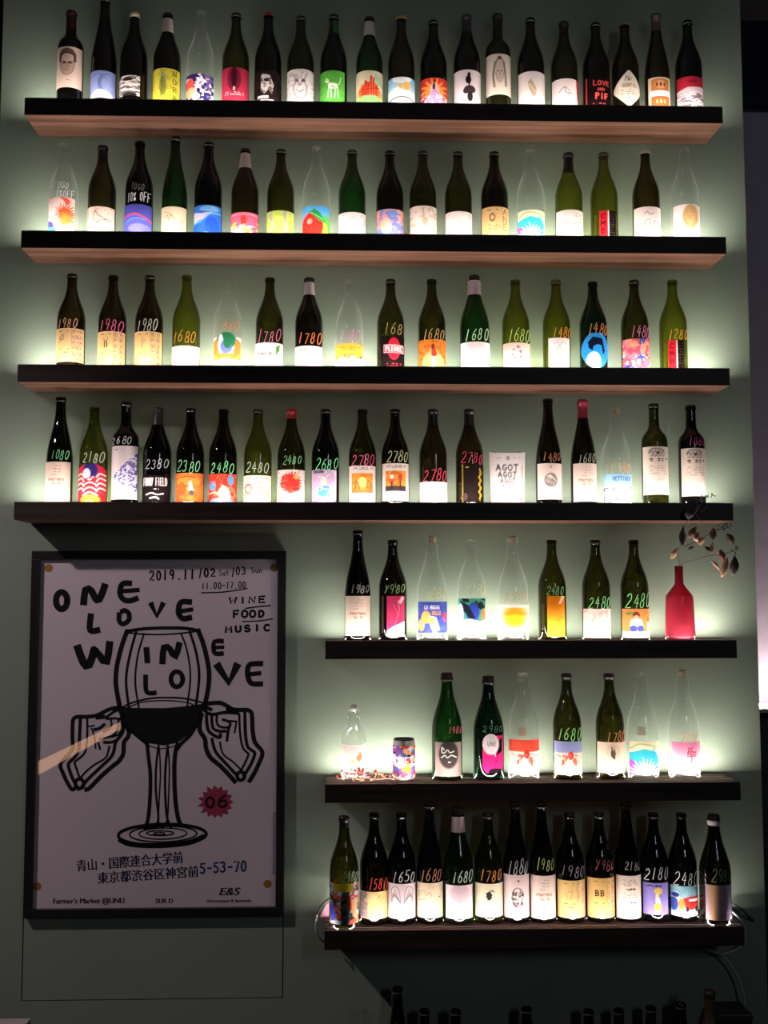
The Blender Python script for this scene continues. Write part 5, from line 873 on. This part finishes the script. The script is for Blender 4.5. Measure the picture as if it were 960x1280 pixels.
        bpy.context.view_layer.update(); me = bpy.data.meshes.new_from_object(ob.evaluated_get(bpy.context.evaluated_depsgraph_get()))
        if bold:                                             # heavier strokes: the same outlines set again a hair to the side
            V = [v.co.copy() for v in me.vertices]; F = [tuple(q.vertices) for q in me.polygons]; n = len(V); VV = []; FF = []
            for k, dx in enumerate((-bold, 0, bold)):
                VV += [(v[0]+dx*PX/2, v[1], v[2]) for v in V]; FF += [tuple(i+k*n for i in q) for q in F]
            me = bpy.data.meshes.new(name); me.from_pydata(VV, [], FF); me.materials.append(mat)
        o2 = bpy.data.objects.new(name, me); link(o2, root); o2.location = ob.location; o2.rotation_euler = ob.rotation_euler; o2.scale = ob.scale
        bpy.data.objects.remove(ob); return o2
    type_('address_lettering', '青山・国際連合大学前', 95.5, 1088.5, 15.5, blue, .9, 0, .075, 131)
    type_('address_lettering', '東京都渋谷区神宮前', 122, 1103.5, 15, blue, .9, 0, .06, 124)
    g = part('address_number', blue); word('5-53-70', 250, 1092, 12.5, 6.8, 8.5, 2.4, -.05); done(g)
    type_('organiser_lettering', "Farmer's Market @UNU", 66, 1129.5, 9, ink, .7, 0, 0, 87)
    type_('organiser_lettering', 'SUR D', 194.5, 1129, 8, ink, .6, 0, 0, 21)
    type_('organiser_lettering', 'E&S', 273, 1119, 13, ink, .7, .25, 0, 26)
    type_('organiser_lettering', 'Electronique & Spectacle', 259, 1128, 5.2, ink, .25, 0, 0, 54)
    type_('margin_lettering', 'One Love Wine Love farmers market', 341.5, 1015, 5, ink, 0, 0, -math.pi/2, None)
    for i, (x, y) in enumerate(((61,710),(343,709.5),(46.5,1108),(334.5,1105))):
        g = part('gold_clip', gold); poly(g, [(x+5.2*math.cos(a), y+5.2*math.sin(a)) for a in np.linspace(0, 2*math.pi, 24)[:-1]]); done(g)
poster()

# ------------------------------------------------------------------ cables
def cable(name, pts, r, mat, label, group=None):
    P = [at(*q) for q in pts]; o = P[0]; root = empty(name, tuple(o), label, 'cable', group)
    tube('cable_sheath', catmull([p-o for p in P], 5), r, mat, root, 8); return root
m_ck = plain('black_cable', (.012,.012,.012), .4); m_cw = plain('white_cable', (.50,.50,.50), .5)
cable('black_cable', [(413,1122,-.03),(405,1128,-.04),(399,1136,-.05),(396,1145,-.06)], .0026, m_ck, 'short black cable at the left end of the lowest lit shelf')
cable('white_cable', [(396,1144,-.064),(394.5,1154,-.066),(395,1164,-.066),(399,1172,-.062),(406,1178,-.05),(412,1181,-.03)], .0024, m_cw, 'white cable looping under the left end of the lowest lit shelf')
cable('white_cable', [(913,1138,-.03),(918,1142,-.05),(924,1148,-.06),(929.5,1156,-.06),(931.5,1168,-.05),(930,1180,-.045),(918,1188,-.04),(900,1192,-.04),(884,1186,-.04)], .0030, m_cw, 'thick white cable curling round the right end of the lowest lit shelf')
cable('black_cable', [(914,1130,-.02),(922,1133,-.03),(930,1139,-.03),(936,1146,-.02),(942,1151,-.008)], .0026, m_ck, 'thin black cable running to the wall at the right end of the lowest lit shelf')
cable('white_cable', [(891,1181,-.03),(897,1189,-.035),(908,1199,-.035),(920,1216,-.035),(927,1235,-.035),(931,1255,-.035),(931,1275,-.035),(929,1300,-.035)], .0026, m_cw, 'long white cable hanging down below the lowest lit shelf')
# a pink slip of card leaning behind the first bottle
pc = at(404, 1140, -.03); root = empty('pink_card', tuple(pc), 'small pink card behind the bottle at the left end', 'card')
q = [at(397,1151,-.03)-pc, at(411,1147,-.03)-pc, at(413,1128,-.03)-pc, at(408,1131,-.03)-pc]
mesh('card_sheet', [tuple(v) for v in q]+[(v[0], v[1]+.0008, v[2]) for v in q], [(0,1,2,3), (7,6,5,4), (0,4,5,1), (1,5,6,2), (2,6,7,3), (3,7,4,0)], paper('pink_paper', .5, False, hx('#dca0b0')), root)

# ------------------------------------------------------------------ low counter with unlit bottles, and a table corner
boxes('low_counter_cabinet', [(-.12,-.34,0, 1.08,-.004,.115)], plain('dark_counter', (.02,.018,.018), .5), None)
tag(bpy.data.objects['low_counter_cabinet'], 'low dark counter under the wall carrying unlit bottles', 'counter').name = 'low_counter'
low = [(457,1261,'C','burg','clear bottle on the low counter, leftmost and shadowed'), (497,1234,'B','rhine','tallest unlit black bottle neck in the bottom row'), (531,1262,'B','burg','unlit black bottle right of the tallest in the bottom row'),
       (570,1262,'K','burg','unlit bottle in the bottom row, fourth from the left'), (659,1259,'B','burg','unlit bottle standing alone mid bottom row'), (737,1262,'K','burg','unlit bottle in the bottom row under the BB bottle'),
       (775,1261,'O','burg','unlit bottle in the bottom row, fourth from the right'), (815,1258,'W','burg','unlit bottle in the bottom row, third from the right'), (853,1254,'B','burg','unlit black bottle beside the foil-necked one')]
SHZ.append(.1152); SHNAME.append('low counter'); SHY.append(-.075)
for px, py, tn, kd, lb in low: bottle(8, px, py, kd, tn, lb)
bottle(8, 889, 1238, 'burg', 'B', 'unlit bottle with darkened gold foil neck', cap=('foil', .085), dy=-.115)
p = at(915, 1263, -.08); bx = empty('dark_box', (p[0], -.06, .1152), 'black box at the right end of the low counter', 'box')
boxes('box_body', [(-.045,-.05,0, .045,.05,p[2]-.1152-.02)], m_black, bx, bevel=.003); boxes('box_lid', [(-.047,-.052,p[2]-.1152-.02, .047,.052,p[2]-.1152)], plain('box_lid_black', (.012,.012,.012), .5), bx, bevel=.003)
p = at(38, 1273, -.22); tb = empty('side_table', (p[0]-.3, -.30, 0), 'dark table top in the lower left corner, lit edge painted pale', 'table')
h = p[2]
boxes('table_top', [(-.3,-.22,h-.030, .3,.08,h-.006)], plain('dark_table', (.02,.017,.018), .4), tb); boxes('lit_edge_slab', [(-.3,-.222,h-.006, .3,.08,h)], plain('lit_edge_colour', (.50,.42,.42), .4), tb)  # upper slab coloured pale to show the light on the table's edge
for sx in (-.27, .25):
    for sy in (-.19, .03): boxes('leg', [(sx,sy,0, sx+.03,sy+.03,h-.030)], plain('dark_table', (.02,.017,.018), .4), tb)

# unseen warm glowing bar, added and placed for its reflection in the picture glazing
def reflection_bar():
    P = []
    for px, py in ((48, 956), (150, 908)):
        p = at(px, py, -.0172); d = p-CAM; d = d/np.linalg.norm(d); d[1] = -d[1]; P.append(p+d*((-4.6-p[1])/d[1]))
    a, b = P; root = empty('reflection_bar', tuple((a+b)/2), 'unseen warm glowing bar, added for its reflection in the poster glass', 'lamp'); c = (a+b)/2
    w = np.array([0, 0, .050]); q = [a-c-w*1.4, b-c-w*.4, b-c+w*.6, a-c+w*.5]
    V = [tuple(v) for v in q]+[(v[0], v[1]-.03, v[2]) for v in q]
    mesh('bar_housing', [(x*1.02, y-.004, z_*1.05) for x, y, z_ in V], [(0,3,2,1)[::-1], (4,5,6,7)[::-1], (0,4,5,1), (1,5,6,2), (2,6,7,3), (3,7,4,0)], plain('bar_housing', (.05,.04,.03), .5), root)
    mesh('lamp_diffuser', [(x, y+.002, z_) for x, y, z_ in V[:4]], [(0,1,2,3)], emitter('warm_bar_glow', (1.0,.52,.28), 3.2), root)
    top = 3.42-c[2]; tube('suspension_cable', [(0,-.015,.03), (0,-.015,top)], .003, m_ck, root, 6)
reflection_bar()
